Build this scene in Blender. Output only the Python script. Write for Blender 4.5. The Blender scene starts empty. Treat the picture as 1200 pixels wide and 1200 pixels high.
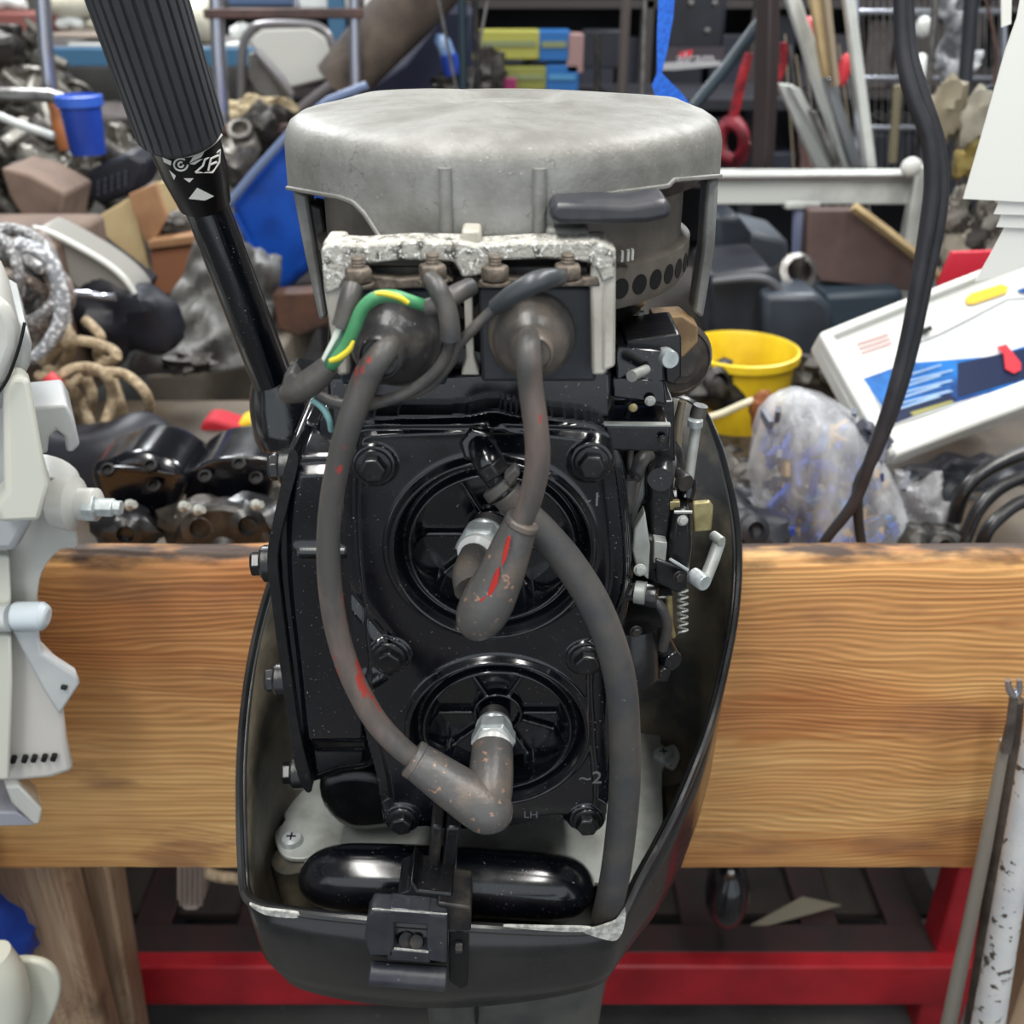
import bpy, math, random
import numpy as np
from mathutils import Vector, Matrix, noise
random.seed(7); RNG = np.random.RandomState(3)
C = bpy.context.scene.collection
S = bpy.context.scene
# ---------------------------------------------------------------- camera, world, lights
PITCH = math.radians(28); CS, SN = math.cos(PITCH), math.sin(PITCH); CZ = 1.45
cam = bpy.data.cameras.new('camera'); cam.lens = 36; cam.sensor_width = 36
cam.clip_start = 0.02; cam.clip_end = 60
cam.dof.use_dof = True; cam.dof.focus_distance = 0.60; cam.dof.aperture_fstop = 9.0
co = bpy.data.objects.new('camera', cam); C.objects.link(co)
co.location = (0, 0, CZ); co.rotation_euler = (math.pi/2 - PITCH, 0, 0); S.camera = co
S.view_settings.view_transform = 'Standard'; S.view_settings.look = 'None'
S.view_settings.gamma = 1; S.view_settings.exposure = 0.25
try: S.view_settings.use_curve_mapping = False
except Exception: pass
w = bpy.data.worlds.new('world'); S.world = w; w.use_nodes = True
bg = w.node_tree.nodes['Background']; bg.inputs[0].default_value = (0.86, 0.93, 1, 1); bg.inputs[1].default_value = 0.85
def area(name, loc, rot, sx, sy, power, col=(1, 1, 1)):
    l = bpy.data.lights.new(name, 'AREA'); l.shape = 'RECTANGLE'; l.size = sx; l.size_y = sy
    l.energy = power; l.color = col
    o = bpy.data.objects.new(name, l); C.objects.link(o); o.location = loc; o.rotation_euler = rot
    return o
area('ceiling_lamp_near', (-0.45, 0.0, 2.85), (0, 0, 0), 0.25, 2.2, 40, (1, .98, .94))
area('ceiling_lamp_near', (0.75, 0.5, 2.85), (0, 0, 0), 0.25, 2.2, 40, (1, .98, .94))
area('ceiling_lamp_far', (-1.3, 3.1, 2.85), (0, 0, 0), 0.3, 2.2, 70, (.95, .98, 1))
area('ceiling_lamp_far', (1.3, 3.1, 2.85), (0, 0, 0), 0.3, 2.2, 70, (.95, .98, 1))
# ---------------------------------------------------------------- pixel helpers (a point on the ray of a pixel of the photograph)
def V(px, py, Y):
    u = (px-600)/1200; v = (py-600)/1200; a = Y/(CS - v*SN)
    return Vector((u*a, Y, CZ - a*(SN + v*CS)))
def A(px, py, a):
    u = (px-600)/1200; v = (py-600)/1200
    return Vector((u*a, a*(CS - v*SN), CZ - a*(SN + v*CS)))
def ax(p):      # axis depth of a world point
    return p.y*CS + (CZ-p.z)*SN
def rp(p, r):   # r pixels at point p in metres
    return r*ax(p)/1200
def srgb(c):
    return tuple(((x/255)/12.92 if x/255 <= .04045 else ((x/255+.055)/1.055)**2.4) for x in c)
# ---------------------------------------------------------------- materials
MATS = {}
def M(name, col, rough=.5, metal=0., col2=None, scale=12., lo=.4, hi=.6, bump=0., bscale=150., speck=None, sscale=500., sth=.68,
      coat=0., alpha=1., trans=0., stretch=(1, 1, 1), rvar=0., emit=0., spec=.5, detail=6.):
    if name in MATS: return MATS[name]
    m = bpy.data.materials.new(name); m.use_nodes = True; nt = m.node_tree; N = nt.nodes; L = nt.links
    b = N['Principled BSDF']
    c1 = (*srgb(col), 1); b.inputs['Base Color'].default_value = c1
    b.inputs['Roughness'].default_value = rough; b.inputs['Metallic'].default_value = metal
    b.inputs['Coat Weight'].default_value = coat; b.inputs['Coat Roughness'].default_value = .15
    b.inputs['Alpha'].default_value = alpha; b.inputs['Transmission Weight'].default_value = trans
    b.inputs['Specular IOR Level'].default_value = spec
    tc = N.new('ShaderNodeTexCoord'); mp = N.new('ShaderNodeMapping'); mp.inputs['Scale'].default_value = stretch
    L.new(tc.outputs['Object'], mp.inputs[0]); last = None
    def nz(sc, d=detail):
        n = N.new('ShaderNodeTexNoise'); n.inputs['Scale'].default_value = sc; n.inputs['Detail'].default_value = d
        n.inputs['Roughness'].default_value = .6; L.new(mp.outputs[0], n.inputs['Vector']); return n
    def ramp(src, a, c, ca, cb):
        r = N.new('ShaderNodeValToRGB'); r.color_ramp.elements[0].position = a; r.color_ramp.elements[1].position = c
        r.color_ramp.elements[0].color = ca; r.color_ramp.elements[1].color = cb; L.new(src, r.inputs[0]); return r
    if col2:
        n = nz(scale); r = ramp(n.outputs[0], lo, hi, c1, (*srgb(col2), 1)); last = r.outputs[0]
        if rvar:
            rr = ramp(n.outputs[0], lo, hi, (rough,)*3+(1,), (min(1, rough+rvar),)*3+(1,)); L.new(rr.outputs[0], b.inputs['Roughness'])
    if speck:
        n = nz(sscale, 3); r = ramp(n.outputs[0], sth, sth+.03, (0, 0, 0, 1), (1, 1, 1, 1))
        mx = N.new('ShaderNodeMix'); mx.data_type = 'RGBA'; L.new(r.outputs[0], mx.inputs['Factor'])
        if last: L.new(last, mx.inputs[6])
        else: mx.inputs[6].default_value = c1
        mx.inputs[7].default_value = (*srgb(speck), 1); last = mx.outputs[2]
    if last: L.new(last, b.inputs['Base Color'])
    if bump:
        n = nz(bscale); bp = N.new('ShaderNodeBump'); bp.inputs['Strength'].default_value = min(1, bump); bp.inputs['Distance'].default_value = .001*max(1, bump)
        L.new(n.outputs[0], bp.inputs['Height']); L.new(bp.outputs[0], b.inputs['Normal'])
    if emit: b.inputs['Emission Color'].default_value = c1; b.inputs['Emission Strength'].default_value = emit
    MATS[name] = m; return m
black = M('black_paint', (8, 10, 17), .15, 0, (13, 15, 22), 30, .45, .7, .12, 60, (150, 150, 146), 620, .69, coat=.8, rvar=.16)
blacks = M('black_satin', (15, 16, 19), .3, 0, (30, 30, 32), 40, .45, .7, .3, 160, (160, 155, 145), 520, .70, coat=.2)
dark = M('dark_steel', (34, 34, 36), .42, .3, (66, 62, 56), 50, .45, .65, .3, 200)
rubber = M('black_rubber', (62, 62, 64), .4, 0, (92, 88, 82), 45, .42, .7, .35, 260, (170, 160, 140), 300, .72)
hosem = M('hose_rubber', (66, 67, 70), .55, 0, (88, 84, 78), 30, .4, .7, .2, 200, (150, 148, 140), 260, .72)
redwire = M('worn_red_wire', (84, 83, 81), .42, 0, (118, 104, 98), 30, .45, .66, .3, 220, (176, 66, 58), 55, .635, stretch=(1.6, 1.6, .5))
rustboot = M('dusty_boot', (84, 83, 82), .34, 0, (110, 98, 88), 40, .5, .68, .35, 300, (150, 118, 98), 230, .635)
boom = M('dome_rubber', (74, 73, 72), .32, 0, (116, 106, 96), 38, .42, .68, .3, 220, (165, 160, 150), 330, .72)
alu = M('cast_aluminium', (146, 146, 143), .48, .25, (112, 111, 106), 26, .38, .66, .35, 420, (190, 190, 184), 600, .7, rvar=.1)
corr = M('corroded_aluminium', (188, 186, 178), .6, .15, (78, 76, 70), 210, .5, .6, 1.6, 480, (240, 240, 234), 420, .56)
corrw = M('pale_cast_leg', (196, 192, 182), .5, .1, (166, 162, 150), 30, .4, .7, .3, 300)
rust = M('rusty_nut', (88, 80, 72), .6, .3, (128, 118, 106), 130, .4, .65, .8, 300)
zinc = M('zinc_plate', (176, 180, 176), .42, .25, (148, 150, 144), 45, .4, .7, .2, 300, (70, 64, 54), 120, .72)
whitem = M('white_plug_steel', (196, 204, 206), .3, .3, (150, 156, 156), 80, .4, .7)
brass = M('brass_tab', (190, 178, 130), .38, .5, (150, 140, 100), 60)
flym = M('flywheel_steel', (118, 112, 104), .5, .2, (92, 87, 80), 35, .4, .7, .2, 260)
blackhole = M('deep_black', (4, 4, 5), .7)
coilblue = M('coil_blue_black', (26, 34, 52), .4, 0, (48, 48, 48), 30, .5, .7, .3, 260, (120, 116, 104), 260, .7)
coilblack = M('coil_black', (42, 46, 52), .42, 0, (54, 56, 60), 40, .4, .7, .2, 260, (150, 150, 140), 320, .74)
cowlm = M('cowl_black', (24, 25, 27), .26, .0, (44, 44, 42), 14, .42, .72, .1, 90, (140, 138, 130), 420, .75, coat=.4, rvar=.12)
cowlin = M('cowl_inside_dirty', (40, 41, 40), .42, 0, (112, 104, 88), 14, .40, .64, .4, 120, (130, 122, 104), 200, .72)
gripm = M('grip_rubber', (66, 67, 72), .6, 0, (58, 59, 63), 30, .4, .7, .2, 300)
whitep = M('white_paint', (214, 214, 208), .5)
chip = M('bare_chip', (205, 206, 200), .5, .1, (150, 150, 145), 200)
greenw = M('green_wire', (66, 138, 92), .42, 0, (84, 150, 108), 60)
yelloww = M('yellow_wire', (226, 208, 60), .45)
whitew = M('white_wire', (214, 222, 214), .45)
def cracks(m, scale, th, amount):
    nt = m.node_tree; N = nt.nodes; L = nt.links; B = N['Principled BSDF']; src = B.inputs['Base Color'].links[0].from_socket
    tc = N.new('ShaderNodeTexCoord'); n = N.new('ShaderNodeTexNoise'); n.inputs['Scale'].default_value = scale*1.5
    L.new(tc.outputs['Object'], n.inputs['Vector']); a = N.new('ShaderNodeVectorMath'); a.operation = 'MULTIPLY_ADD'
    L.new(n.outputs['Color'], a.inputs[0]); a.inputs[1].default_value = (.02, .02, .02); L.new(tc.outputs['Object'], a.inputs[2])
    v = N.new('ShaderNodeTexVoronoi'); v.feature = 'DISTANCE_TO_EDGE'; v.inputs['Scale'].default_value = scale; L.new(a.outputs[0], v.inputs['Vector'])
    c = N.new('ShaderNodeMath'); c.operation = 'LESS_THAN'; c.inputs[1].default_value = th; L.new(v.outputs['Distance'], c.inputs[0])
    n2 = N.new('ShaderNodeTexNoise'); n2.inputs['Scale'].default_value = scale*.55; L.new(tc.outputs['Object'], n2.inputs['Vector'])
    g = N.new('ShaderNodeMath'); g.operation = 'GREATER_THAN'; g.inputs[1].default_value = amount; L.new(n2.outputs[0], g.inputs[0])
    k = N.new('ShaderNodeMath'); k.operation = 'MULTIPLY'; L.new(c.outputs[0], k.inputs[0]); L.new(g.outputs[0], k.inputs[1])
    mx = N.new('ShaderNodeMix'); mx.data_type = 'RGBA'; L.new(k.outputs[0], mx.inputs['Factor']); L.new(src, mx.inputs[6]); mx.inputs[7].default_value = (.17, .17, .16, 1); L.new(mx.outputs[2], B.inputs['Base Color'])
cracks(alu, 60, .010, .53)
# ---------------------------------------------------------------- mesh collector
def catmull(P, n=6, closed=False):
    P = [Vector(p) for p in P]; out = []; k = len(P)
    if k < 3: return P
    rng = range(k if closed else k-1)
    for i in rng:
        if closed: a, b, c, d = P[(i-1) % k], P[i], P[(i+1) % k], P[(i+2) % k]
        else: a, b, c, d = P[max(i-1, 0)], P[i], P[i+1], P[min(i+2, k-1)]
        for j in range(n):
            t = j/n; t2 = t*t; t3 = t2*t
            out.append(.5*((2*b)+(c-a)*t+(2*a-5*b+4*c-d)*t2+(3*b-a-3*c+d)*t3))
    if not closed: out.append(P[-1])
    return out
class MB:
    def __init__(s): s.v = []; s.f = []
    def add(s, vs, fs):
        o = len(s.v); s.v += [Vector(p) for p in vs]; s.f += [tuple(i+o for i in f) for f in fs]; return s
    def box(s, c, size, rot=None):
        x, y, z = size[0]/2, size[1]/2, size[2]/2; R = rot or Matrix.Identity(3)
        vs = [Vector(c)+R @ Vector((a*x, b*y, d*z)) for a in (-1, 1) for b in (-1, 1) for d in (-1, 1)]
        return s.add(vs, [(0, 1, 3, 2), (4, 6, 7, 5), (0, 4, 5, 1), (2, 3, 7, 6), (0, 2, 6, 4), (1, 5, 7, 3)])
    def pbox(s, x0, y0, x1, y1, Y, d):       # front face spans pixels x0..x1,y0..y1 at distance Y; depth d
        c = V((x0+x1)/2, (y0+y1)/2, Y); a = V(x0, (y0+y1)/2, Y); b = V(x1, (y0+y1)/2, Y); t = V((x0+x1)/2, y0, Y); u = V((x0+x1)/2, y1, Y)
        return s.box((c.x, Y+d/2, (t.z+u.z)/2), (b.x-a.x, d, t.z-u.z))
    def prism(s, pts, ext):                  # outline points extruded by a vector
        n = len(pts); e = Vector(ext); vs = [Vector(p) for p in pts]+[Vector(p)+e for p in pts]
        fs = [tuple(range(n)), tuple(range(2*n-1, n-1, -1))]+[(i, n+i, n+(i+1) % n, (i+1) % n) for i in range(n)]
        return s.add(vs, fs)
    def pprism(s, pp, Y, d, smooth=0):       # pixel outline at distance Y extruded backwards by d
        P = [V(p[0], p[1], Y+(p[2] if len(p) > 2 else 0)) for p in pp]
        if smooth: P = catmull(P, smooth, True)
        return s.prism(P, (0, d, 0))
    def tube(s, P, r, seg=12, smooth=6, cap=True, flat=1.):
        rr = r if isinstance(r, (list, tuple)) else [r]*len(P)
        if smooth and len(P) > 2:
            Q = catmull(P, smooth); R = [x.x for x in catmull([Vector((q, 0, 0)) for q in rr], smooth)]
        else: Q = [Vector(p) for p in P]; R = list(rr)
        n = len(Q); vs = []; up = Vector((0, 0, 1)); T0 = (Q[1]-Q[0]).normalized()
        if abs(T0.dot(up)) > .9: up = Vector((1, 0, 0))
        nrm = (up - T0*up.dot(T0)).normalized()
        for i in range(n):
            T = (Q[min(i+1, n-1)]-Q[max(i-1, 0)]).normalized(); nrm = (nrm - T*nrm.dot(T)).normalized(); B = T.cross(nrm)
            for k in range(seg):
                t = 2*math.pi*k/seg; vs.append(Q[i]+(nrm*math.cos(t)+B*math.sin(t)*flat)*R[i])
        fs = [(i*seg+k, i*seg+(k+1) % seg, (i+1)*seg+(k+1) % seg, (i+1)*seg+k) for i in range(n-1) for k in range(seg)]
        if cap: fs += [tuple(range(seg-1, -1, -1)), tuple(range((n-1)*seg, n*seg))]
        return s.add(vs, fs)
    def ptube(s, pts, seg=12, smooth=6, **k):      # pts = (px, py, Y, radius in px)
        P = [V(p[0], p[1], p[2]) for p in pts]
        return s.tube(P, [rp(q, p[3]) for q, p in zip(P, pts)], seg, smooth, **k)
    def lathe(s, c, axis, prof, seg=24, tw=0.):     # prof = (radius, distance along the axis)
        c = Vector(c); z = Vector(axis).normalized(); x = z.orthogonal().normalized(); y = z.cross(x); vs = []
        for r, h in prof:
            for k in range(seg):
                t = 2*math.pi*k/seg+tw; vs.append(c+z*h+(x*math.cos(t)+y*math.sin(t))*max(r, 1e-5))
        n = len(prof)
        fs = [(i*seg+k, i*seg+(k+1) % seg, (i+1)*seg+(k+1) % seg, (i+1)*seg+k) for i in range(n-1) for k in range(seg)]
        fs += [tuple(range(seg-1, -1, -1)), tuple(range((n-1)*seg, n*seg))]
        return s.add(vs, fs)
    def ball(s, c, r, sc=(1, 1, 1), seg=16, rings=10, rot=None, nz=0., nf=3.):
        R = rot or Matrix.Identity(3); vs = []; 
        for i in range(rings+1):
            ph = math.pi*i/rings
            for k in range(seg):
                t = 2*math.pi*k/seg; d = Vector((math.sin(ph)*math.cos(t)*sc[0], math.sin(ph)*math.sin(t)*sc[1], math.cos(ph)*sc[2]))*r
                if nz: d *= 1+nz*noise.noise(d*nf/r+Vector(c)*3)
                vs.append(Vector(c)+R @ d)
        fs = [(i*seg+k, (i+1)*seg+k, (i+1)*seg+(k+1) % seg, i*seg+(k+1) % seg) for i in range(rings) for k in range(seg)]
        return s.add(vs, fs)
    def hexbolt(s, c, axis, r, h, tw=.2, washer=True):
        if washer: s.lathe(c, axis, [(r*1.3, -h*.2), (r*1.3, h*.12), (r*1.12, h*.2)], 20)
        s.lathe(c, axis, [(r, 0), (r, h*.85), (r*.86, h), (r*.5, h*1.0)], 6, tw)
        return s
    def build(s, name, mat, parent=None, smooth=True, bev=0., seg=2, ang=35, subs=0, thick=0.):
        me = bpy.data.meshes.new(name)
        P = np.array([tuple(p) for p in s.v]); c = Vector(((P.min(0)+P.max(0))/2).tolist())
        if parent is None: c.z = float(P[:, 2].min())
        me.from_pydata([tuple(p-c) for p in s.v], [], s.f); me.validate(); me.update()
        if smooth:
            me.polygons.foreach_set('use_smooth', [True]*len(me.polygons)); me.set_sharp_from_angle(angle=math.radians(ang))
        me.materials.append(mat if not isinstance(mat, str) else MATS[mat])
        o = bpy.data.objects.new(name, me); C.objects.link(o)
        if parent is not None:
            w = Vector((0, 0, 0)); q = parent
            while q: w += q.location; q = q.parent
            o.parent = parent; o.location = c-w
        else: o.location = c
        if thick:
            m = o.modifiers.new('thickness', 'SOLIDIFY'); m.thickness = thick; m.offset = 0
        if bev:
            m = o.modifiers.new('bevel', 'BEVEL'); m.width = bev; m.segments = seg; m.limit_method = 'ANGLE'; m.angle_limit = math.radians(40)
        if subs: m = o.modifiers.new('subdivision', 'SUBSURF'); m.levels = m.render_levels = subs
        return o
def fixn(o):
    import bmesh
    bm = bmesh.new(); bm.from_mesh(o.data); bmesh.ops.recalc_face_normals(bm, faces=bm.faces); bm.to_mesh(o.data); bm.free(); return o
def tag(o, label=None, cat=None, group=None, kind=None):
    if label: o['label'] = label
    if cat: o['category'] = cat
    if group: o['group'] = group
    if kind: o['kind'] = kind
    return o
def thing(name, label, cat, loc, group=None):
    o = bpy.data.objects.new(name, None); C.objects.link(o); o.location = loc; o.empty_display_size = .02
    return tag(o, label, cat, group)
def dup(o, loc=None, rot=None, label=None, parent=None):
    c = o.copy(); C.objects.link(c)
    if parent is not None: c.parent = parent
    if loc is not None: c.location = loc
    if rot is not None: c.rotation_euler = rot
    if label: c['label'] = label
    for ch in list(o.children): dup(ch, parent=c)
    return c
def text(parent, s, p, size, mat, rotx=math.pi/2, rotz=0., roty=0., name='lettering'):
    cu = bpy.data.curves.new('t', 'FONT'); cu.body = s; cu.size = size; cu.extrude = size*.02; cu.align_x = 'CENTER'; cu.align_y = 'CENTER'
    t = bpy.data.objects.new('t', cu); C.objects.link(t); dg = bpy.context.evaluated_depsgraph_get(); dg.update()
    me = bpy.data.meshes.new_from_object(t.evaluated_get(dg)); bpy.data.objects.remove(t)
    o = bpy.data.objects.new(name, me); C.objects.link(o); me.materials.clear(); me.materials.append(mat)
    w = Vector((0, 0, 0)); q = parent
    while q: w += q.location; q = q.parent
    if parent: o.parent = parent
    o.location = Vector(p)-w; o.rotation_euler = (Matrix.Rotation(rotz, 3, 'Z') @ Matrix.Rotation(roty, 3, 'Y') @ Matrix.Rotation(rotx, 3, 'X')).to_euler()
    return o
# signed distances (numpy, metres, positive inside a polygon)
def sdpoly(X, Z, P):
    d = np.full(X.shape, 1e9); ins = np.zeros(X.shape, bool); n = len(P)
    for i in range(n):
        ax_, az = P[i]; bx, bz = P[(i+1) % n]; ex, ez = bx-ax_, bz-az
        t = np.clip(((X-ax_)*ex+(Z-az)*ez)/(ex*ex+ez*ez+1e-15), 0, 1)
        d = np.minimum(d, np.hypot(X-ax_-t*ex, Z-az-t*ez))
        ins ^= ((az > Z) != (bz > Z)) & (X < (bx-ax_)*(Z-az)/((bz-az) if bz != az else 1e-12)+ax_)
    return np.where(ins, d, -d)
def sst(x, a, b):
    t = np.clip((x-a)/(b-a), 0, 1); return t*t*(3-2*t)
def seg(X, Z, a, b):
    ex, ez = b[0]-a[0], b[1]-a[1]; t = np.clip(((X-a[0])*ex+(Z-a[1])*ez)/(ex*ex+ez*ez), 0, 1)
    return np.hypot(X-a[0]-t*ex, Z-a[1]-t*ez)
def ppoly(pp, Y, n=5):
    return [(p.x, p.z) for p in catmull([V(x, y, Y) for x, y in pp], n, True)]
def relief(P, Y, fn, step, depth, name, mat, parent, ang=50):
    xs = [p[0] for p in P]; zs = [p[1] for p in P]; m = 3*step
    gx = np.arange(min(xs)-m, max(xs)+m, step); gz = np.arange(min(zs)-m, max(zs)+m, step)
    X, Z = np.meshgrid(gx, gz); sd = sdpoly(X, Z, P); D = fn(X, Z, sd)
    D = np.where(sd > 0, D, -depth); D = np.where((sd <= 0) & (sd > -step*1.01), -depth*.35, D)
    keep = sd > -step*2.2; h, w_ = X.shape; idx = -np.ones(X.shape, int); idx[keep] = np.arange(keep.sum())
    vs = np.stack([X[keep], Y-D[keep], Z[keep]], 1)
    q = np.stack([idx[:-1, :-1], idx[:-1, 1:], idx[1:, 1:], idx[1:, :-1]], -1).reshape(-1, 4); q = q[(q >= 0).all(1)]
    mb = MB(); mb.v = [Vector(v) for v in vs.tolist()]; mb.f = [tuple(r) for r in q.tolist()]
    return mb.build(name, mat, parent, True, ang=ang)
# ================================================================ SETTING
concrete = M('concrete', (106, 105, 104), .75, 0, (70, 68, 66), 3, .35, .7, .4, 60, (150, 145, 135), 60, .68)
def struct(name, mb, mat, **k): return tag(mb.build(name, mat, None, False, **k), kind='structure')
struct('floor', MB().box((0, 2, -.05), (7, 9, .1)), concrete)
wallm = M('wall_board', (120, 118, 112), .8, 0, (96, 94, 90), 4, .4, .7)
struct('wall_back', MB().box((0, 5.6, 1.5), (7, .1, 3)), wallm)
struct('wall_left', MB().box((-3.45, 2, 1.5), (.1, 7.1, 3)), wallm)
struct('wall_right', MB().box((3.45, 2, 1.5), (.1, 7.1, 3)), wallm)
struct('ceiling', MB().box((0, 2, 3.05), (7, 7.1, .1)), M('ceiling_paint', (190, 190, 184), .8))
# ================================================================ MOTOR STAND
BY = .74; BH = (V(600, 652, BY).z-V(600, 1016, BY).z)/2
def woodmat(name, a, b, c, d, axis=0, sc=1., rough=.5):
    m = bpy.data.materials.new(name); m.use_nodes = True; nt = m.node_tree; N = nt.nodes; L = nt.links; B = N['Principled BSDF']
    tc = N.new('ShaderNodeTexCoord')
    def mapn(s):
        mp = N.new('ShaderNodeMapping'); mp.inputs['Scale'].default_value = s; L.new(tc.outputs['Object'], mp.inputs[0]); return mp.outputs[0]
    def nz(vec, s, d=4, dist=0.):
        n = N.new('ShaderNodeTexNoise'); n.inputs['Scale'].default_value = s; n.inputs['Detail'].default_value = d; n.inputs['Distortion'].default_value = dist
        L.new(vec, n.inputs['Vector']); return n.outputs[0]
    def ramp(src, stops):
        r = N.new('ShaderNodeValToRGB'); e = r.color_ramp.elements
        while len(e) < len(stops): e.new(.5)
        for k, (p, cc) in enumerate(stops): e[k].position = p; e[k].color = (*srgb(cc), 1) if len(cc) == 3 else cc
        L.new(src, r.inputs[0]); return r.outputs[0]
    def mix(f, x, y, mode='MIX', fac=None):
        mx = N.new('ShaderNodeMix'); mx.data_type = 'RGBA'; mx.blend_type = mode
        if f is not None: L.new(f, mx.inputs['Factor'])
        else: mx.inputs['Factor'].default_value = fac
        L.new(x, mx.inputs[6]); L.new(y, mx.inputs[7]); return mx.outputs[2]
    st = [1.3, 7, 7]; 
    if axis == 2: st = [7, 7, 1.3]
    low = nz(mapn(st), 1.1*sc, 3, .6)
    base = ramp(low, [(.3, b), (.5, a), (.68, c)])
    # growth rings: near-parallel lines along the board, bent by a low noise
    s2 = [1.2, 4, 4] if axis == 0 else [4, 4, 1.2]
    f = nz(mapn(s2), 1.5*sc, 3, .3)
    sp = N.new('ShaderNodeSeparateXYZ'); L.new(tc.outputs['Object'], sp.inputs[0])
    mu = N.new('ShaderNodeMath'); mu.operation = 'MULTIPLY'; mu.inputs[1].default_value = 150*sc; L.new(f, mu.inputs[0])
    m2 = N.new('ShaderNodeMath'); m2.operation = 'MULTIPLY_ADD'; m2.inputs[1].default_value = 1080; L.new(sp.outputs[2 if axis == 0 else 0], m2.inputs[0]); L.new(mu.outputs[0], m2.inputs[2])
    si = N.new('ShaderNodeMath'); si.operation = 'SINE'; L.new(m2.outputs[0], si.inputs[0])
    ring = ramp(si.outputs[0], [(.0, (255, 255, 255)), (.55, (250, 238, 225)), (1., (218, 182, 146))])
    amp = ramp(nz(mapn([2.2, 9, 9] if axis == 0 else [9, 9, 2.2]), 1.7, 5), [(.34, (20, 20, 20)), (.62, (205, 205, 205))])
    col = mix(amp, base, mix(None, base, ring, 'MULTIPLY', 1.))
    s3 = [6, 260, 260] if axis == 0 else [260, 260, 6]
    fine = ramp(nz(mapn(s3), 1, 3), [(.3, (205, 190, 175)), (.6, (255, 255, 255))])
    col = mix(None, col, fine, 'MULTIPLY', .8)
    stn = ramp(nz(mapn([4, 14, 14] if axis == 0 else [14, 14, 4]), 1.6*sc, 6), [(.585, (0, 0, 0)), (.70, (215, 215, 215))])
    mx = N.new('ShaderNodeMix'); mx.data_type = 'RGBA'; L.new(stn, mx.inputs['Factor']); L.new(col, mx.inputs[6]); mx.inputs[7].default_value = (*srgb(d), 1)
    col = mx.outputs[2]
    # worn dark top edge of the board (grime, position on the board itself)
    if axis == 0:
        sx = N.new('ShaderNodeSeparateXYZ'); L.new(tc.outputs['Object'], sx.inputs[0])
        ad = N.new('ShaderNodeMath'); ad.operation = 'MULTIPLY_ADD'; L.new(nz(mapn([9, 30, 30]), 2, 5), ad.inputs[0]); ad.inputs[1].default_value = .05; L.new(sx.outputs[2], ad.inputs[2])
        tp = ramp(ad.outputs[0], [(.0, (0, 0, 0)), (1, (255, 255, 255))])
        mr = N.new('ShaderNodeMapRange'); mr.inputs[1].default_value = BH-.004+.018; mr.inputs[2].default_value = BH+.005+.022; L.new(ad.outputs[0], mr.inputs[0])
        m3 = N.new('ShaderNodeMix'); m3.data_type = 'RGBA'; L.new(mr.outputs[0], m3.inputs['Factor']); L.new(col, m3.inputs[6]); m3.inputs[7].default_value = (*srgb((60, 42, 30)), 1)
        col = m3.outputs[2]
    L.new(col, B.inputs['Base Color']); B.inputs['Roughness'].default_value = rough
    bp = N.new('ShaderNodeBump'); bp.inputs['Strength'].default_value = .25; bp.inputs['Distance'].default_value = .001
    L.new(si.outputs[0], bp.inputs['Height']); L.new(bp.outputs[0], B.inputs['Normal'])
    return m
beamwood = woodmat('douglas_fir', (212, 160, 100), (176, 110, 60), (234, 190, 126), (136, 92, 64), rough=.6)
oldwood = woodmat('old_grey_wood', (176, 150, 124), (140, 112, 88), (196, 172, 146), (88, 70, 56), 2, 1.6)
BY = .74
bt = V(600, 652, BY).z; bb = V(600, 1016, BY).z
stand = thing('motor_stand', 'wooden motor stand with a wide worn plank beam carrying the outboards', 'motor stand', (0, BY, 0))
mb = MB(); n = 90; x0, x1 = V(-260, 900, BY).x, V(1203, 900, BY).x; T = .028
pr = []
for i in range(n+1):
    x = x0+(x1-x0)*i/n; e = .0025*noise.noise(Vector((x*9, 3, 1)))
    e2 = .003*noise.noise(Vector((x*14, 8, 1)))+.002*noise.noise(Vector((x*40, 8, 1)))
    pr.append([(x, BY, bb+e), (x, BY-.0015, bb+.012), (x, BY-.001, bt-.02+e2), (x, BY+.003, bt-.006+e2), (x, BY+.011, bt+e2*.6), (x, BY+T-.006, bt+e), (x, BY+T, bt-.006), (x, BY+T, bb+e)])
for r in pr: mb.v += [Vector(p) for p in r]
for i in range(n):
    for k in range(8): mb.f.append((i*8+k, i*8+(k+1) % 8, (i+1)*8+(k+1) % 8, (i+1)*8+k))
mb.f += [tuple(range(7, -1, -1)), tuple(range(n*8, n*8+8))]
beam = fixn(mb.build('beam', beamwood, stand, ang=60)); beam['label'] = 'thick amber plank beam with dark worn top edge'
# legs (left pair visible), splayed
def leg(pa, pb, w, t):
    d = (Vector(pb)-Vector(pa)); L_ = d.length; z = -d.normalized(); x = Vector((1, 0, 0)); x = (x-z*x.dot(z)).normalized(); y = z.cross(x)
    R = Matrix((x, y, z)).transposed(); m_ = MB().box((0, 0, 0), (w, t, L_)); o = m_.build('leg', oldwood, stand, bev=.004)
    o.location = (Vector(pa)+Vector(pb))/2-stand.location; o.rotation_euler = R.to_euler(); return o
def legx(pa, pb, w, t):
    d = (pb-pa); k = (0-pa.z)/d.z; leg(pa, pa+d*k, w, t)
legx(V(30, 990, BY+.06), V(92, 1200, BY+.10), .085, .04)
legx(V(108, 990, BY+.14), V(146, 1200, BY+.20), .05, .05)
p = V(1185, 1010, BY+.06); leg((.62, BY+.07, bb+.02), (.62, BY+.07, 0), .06, .05)
# ================================================================ OUTBOARD MOTOR (centre)
motor = thing('outboard_motor', 'black outboard motor with its top cowl off, clamped to the wooden beam', 'outboard motor', (0, .6, .8))
YH = .503
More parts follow.
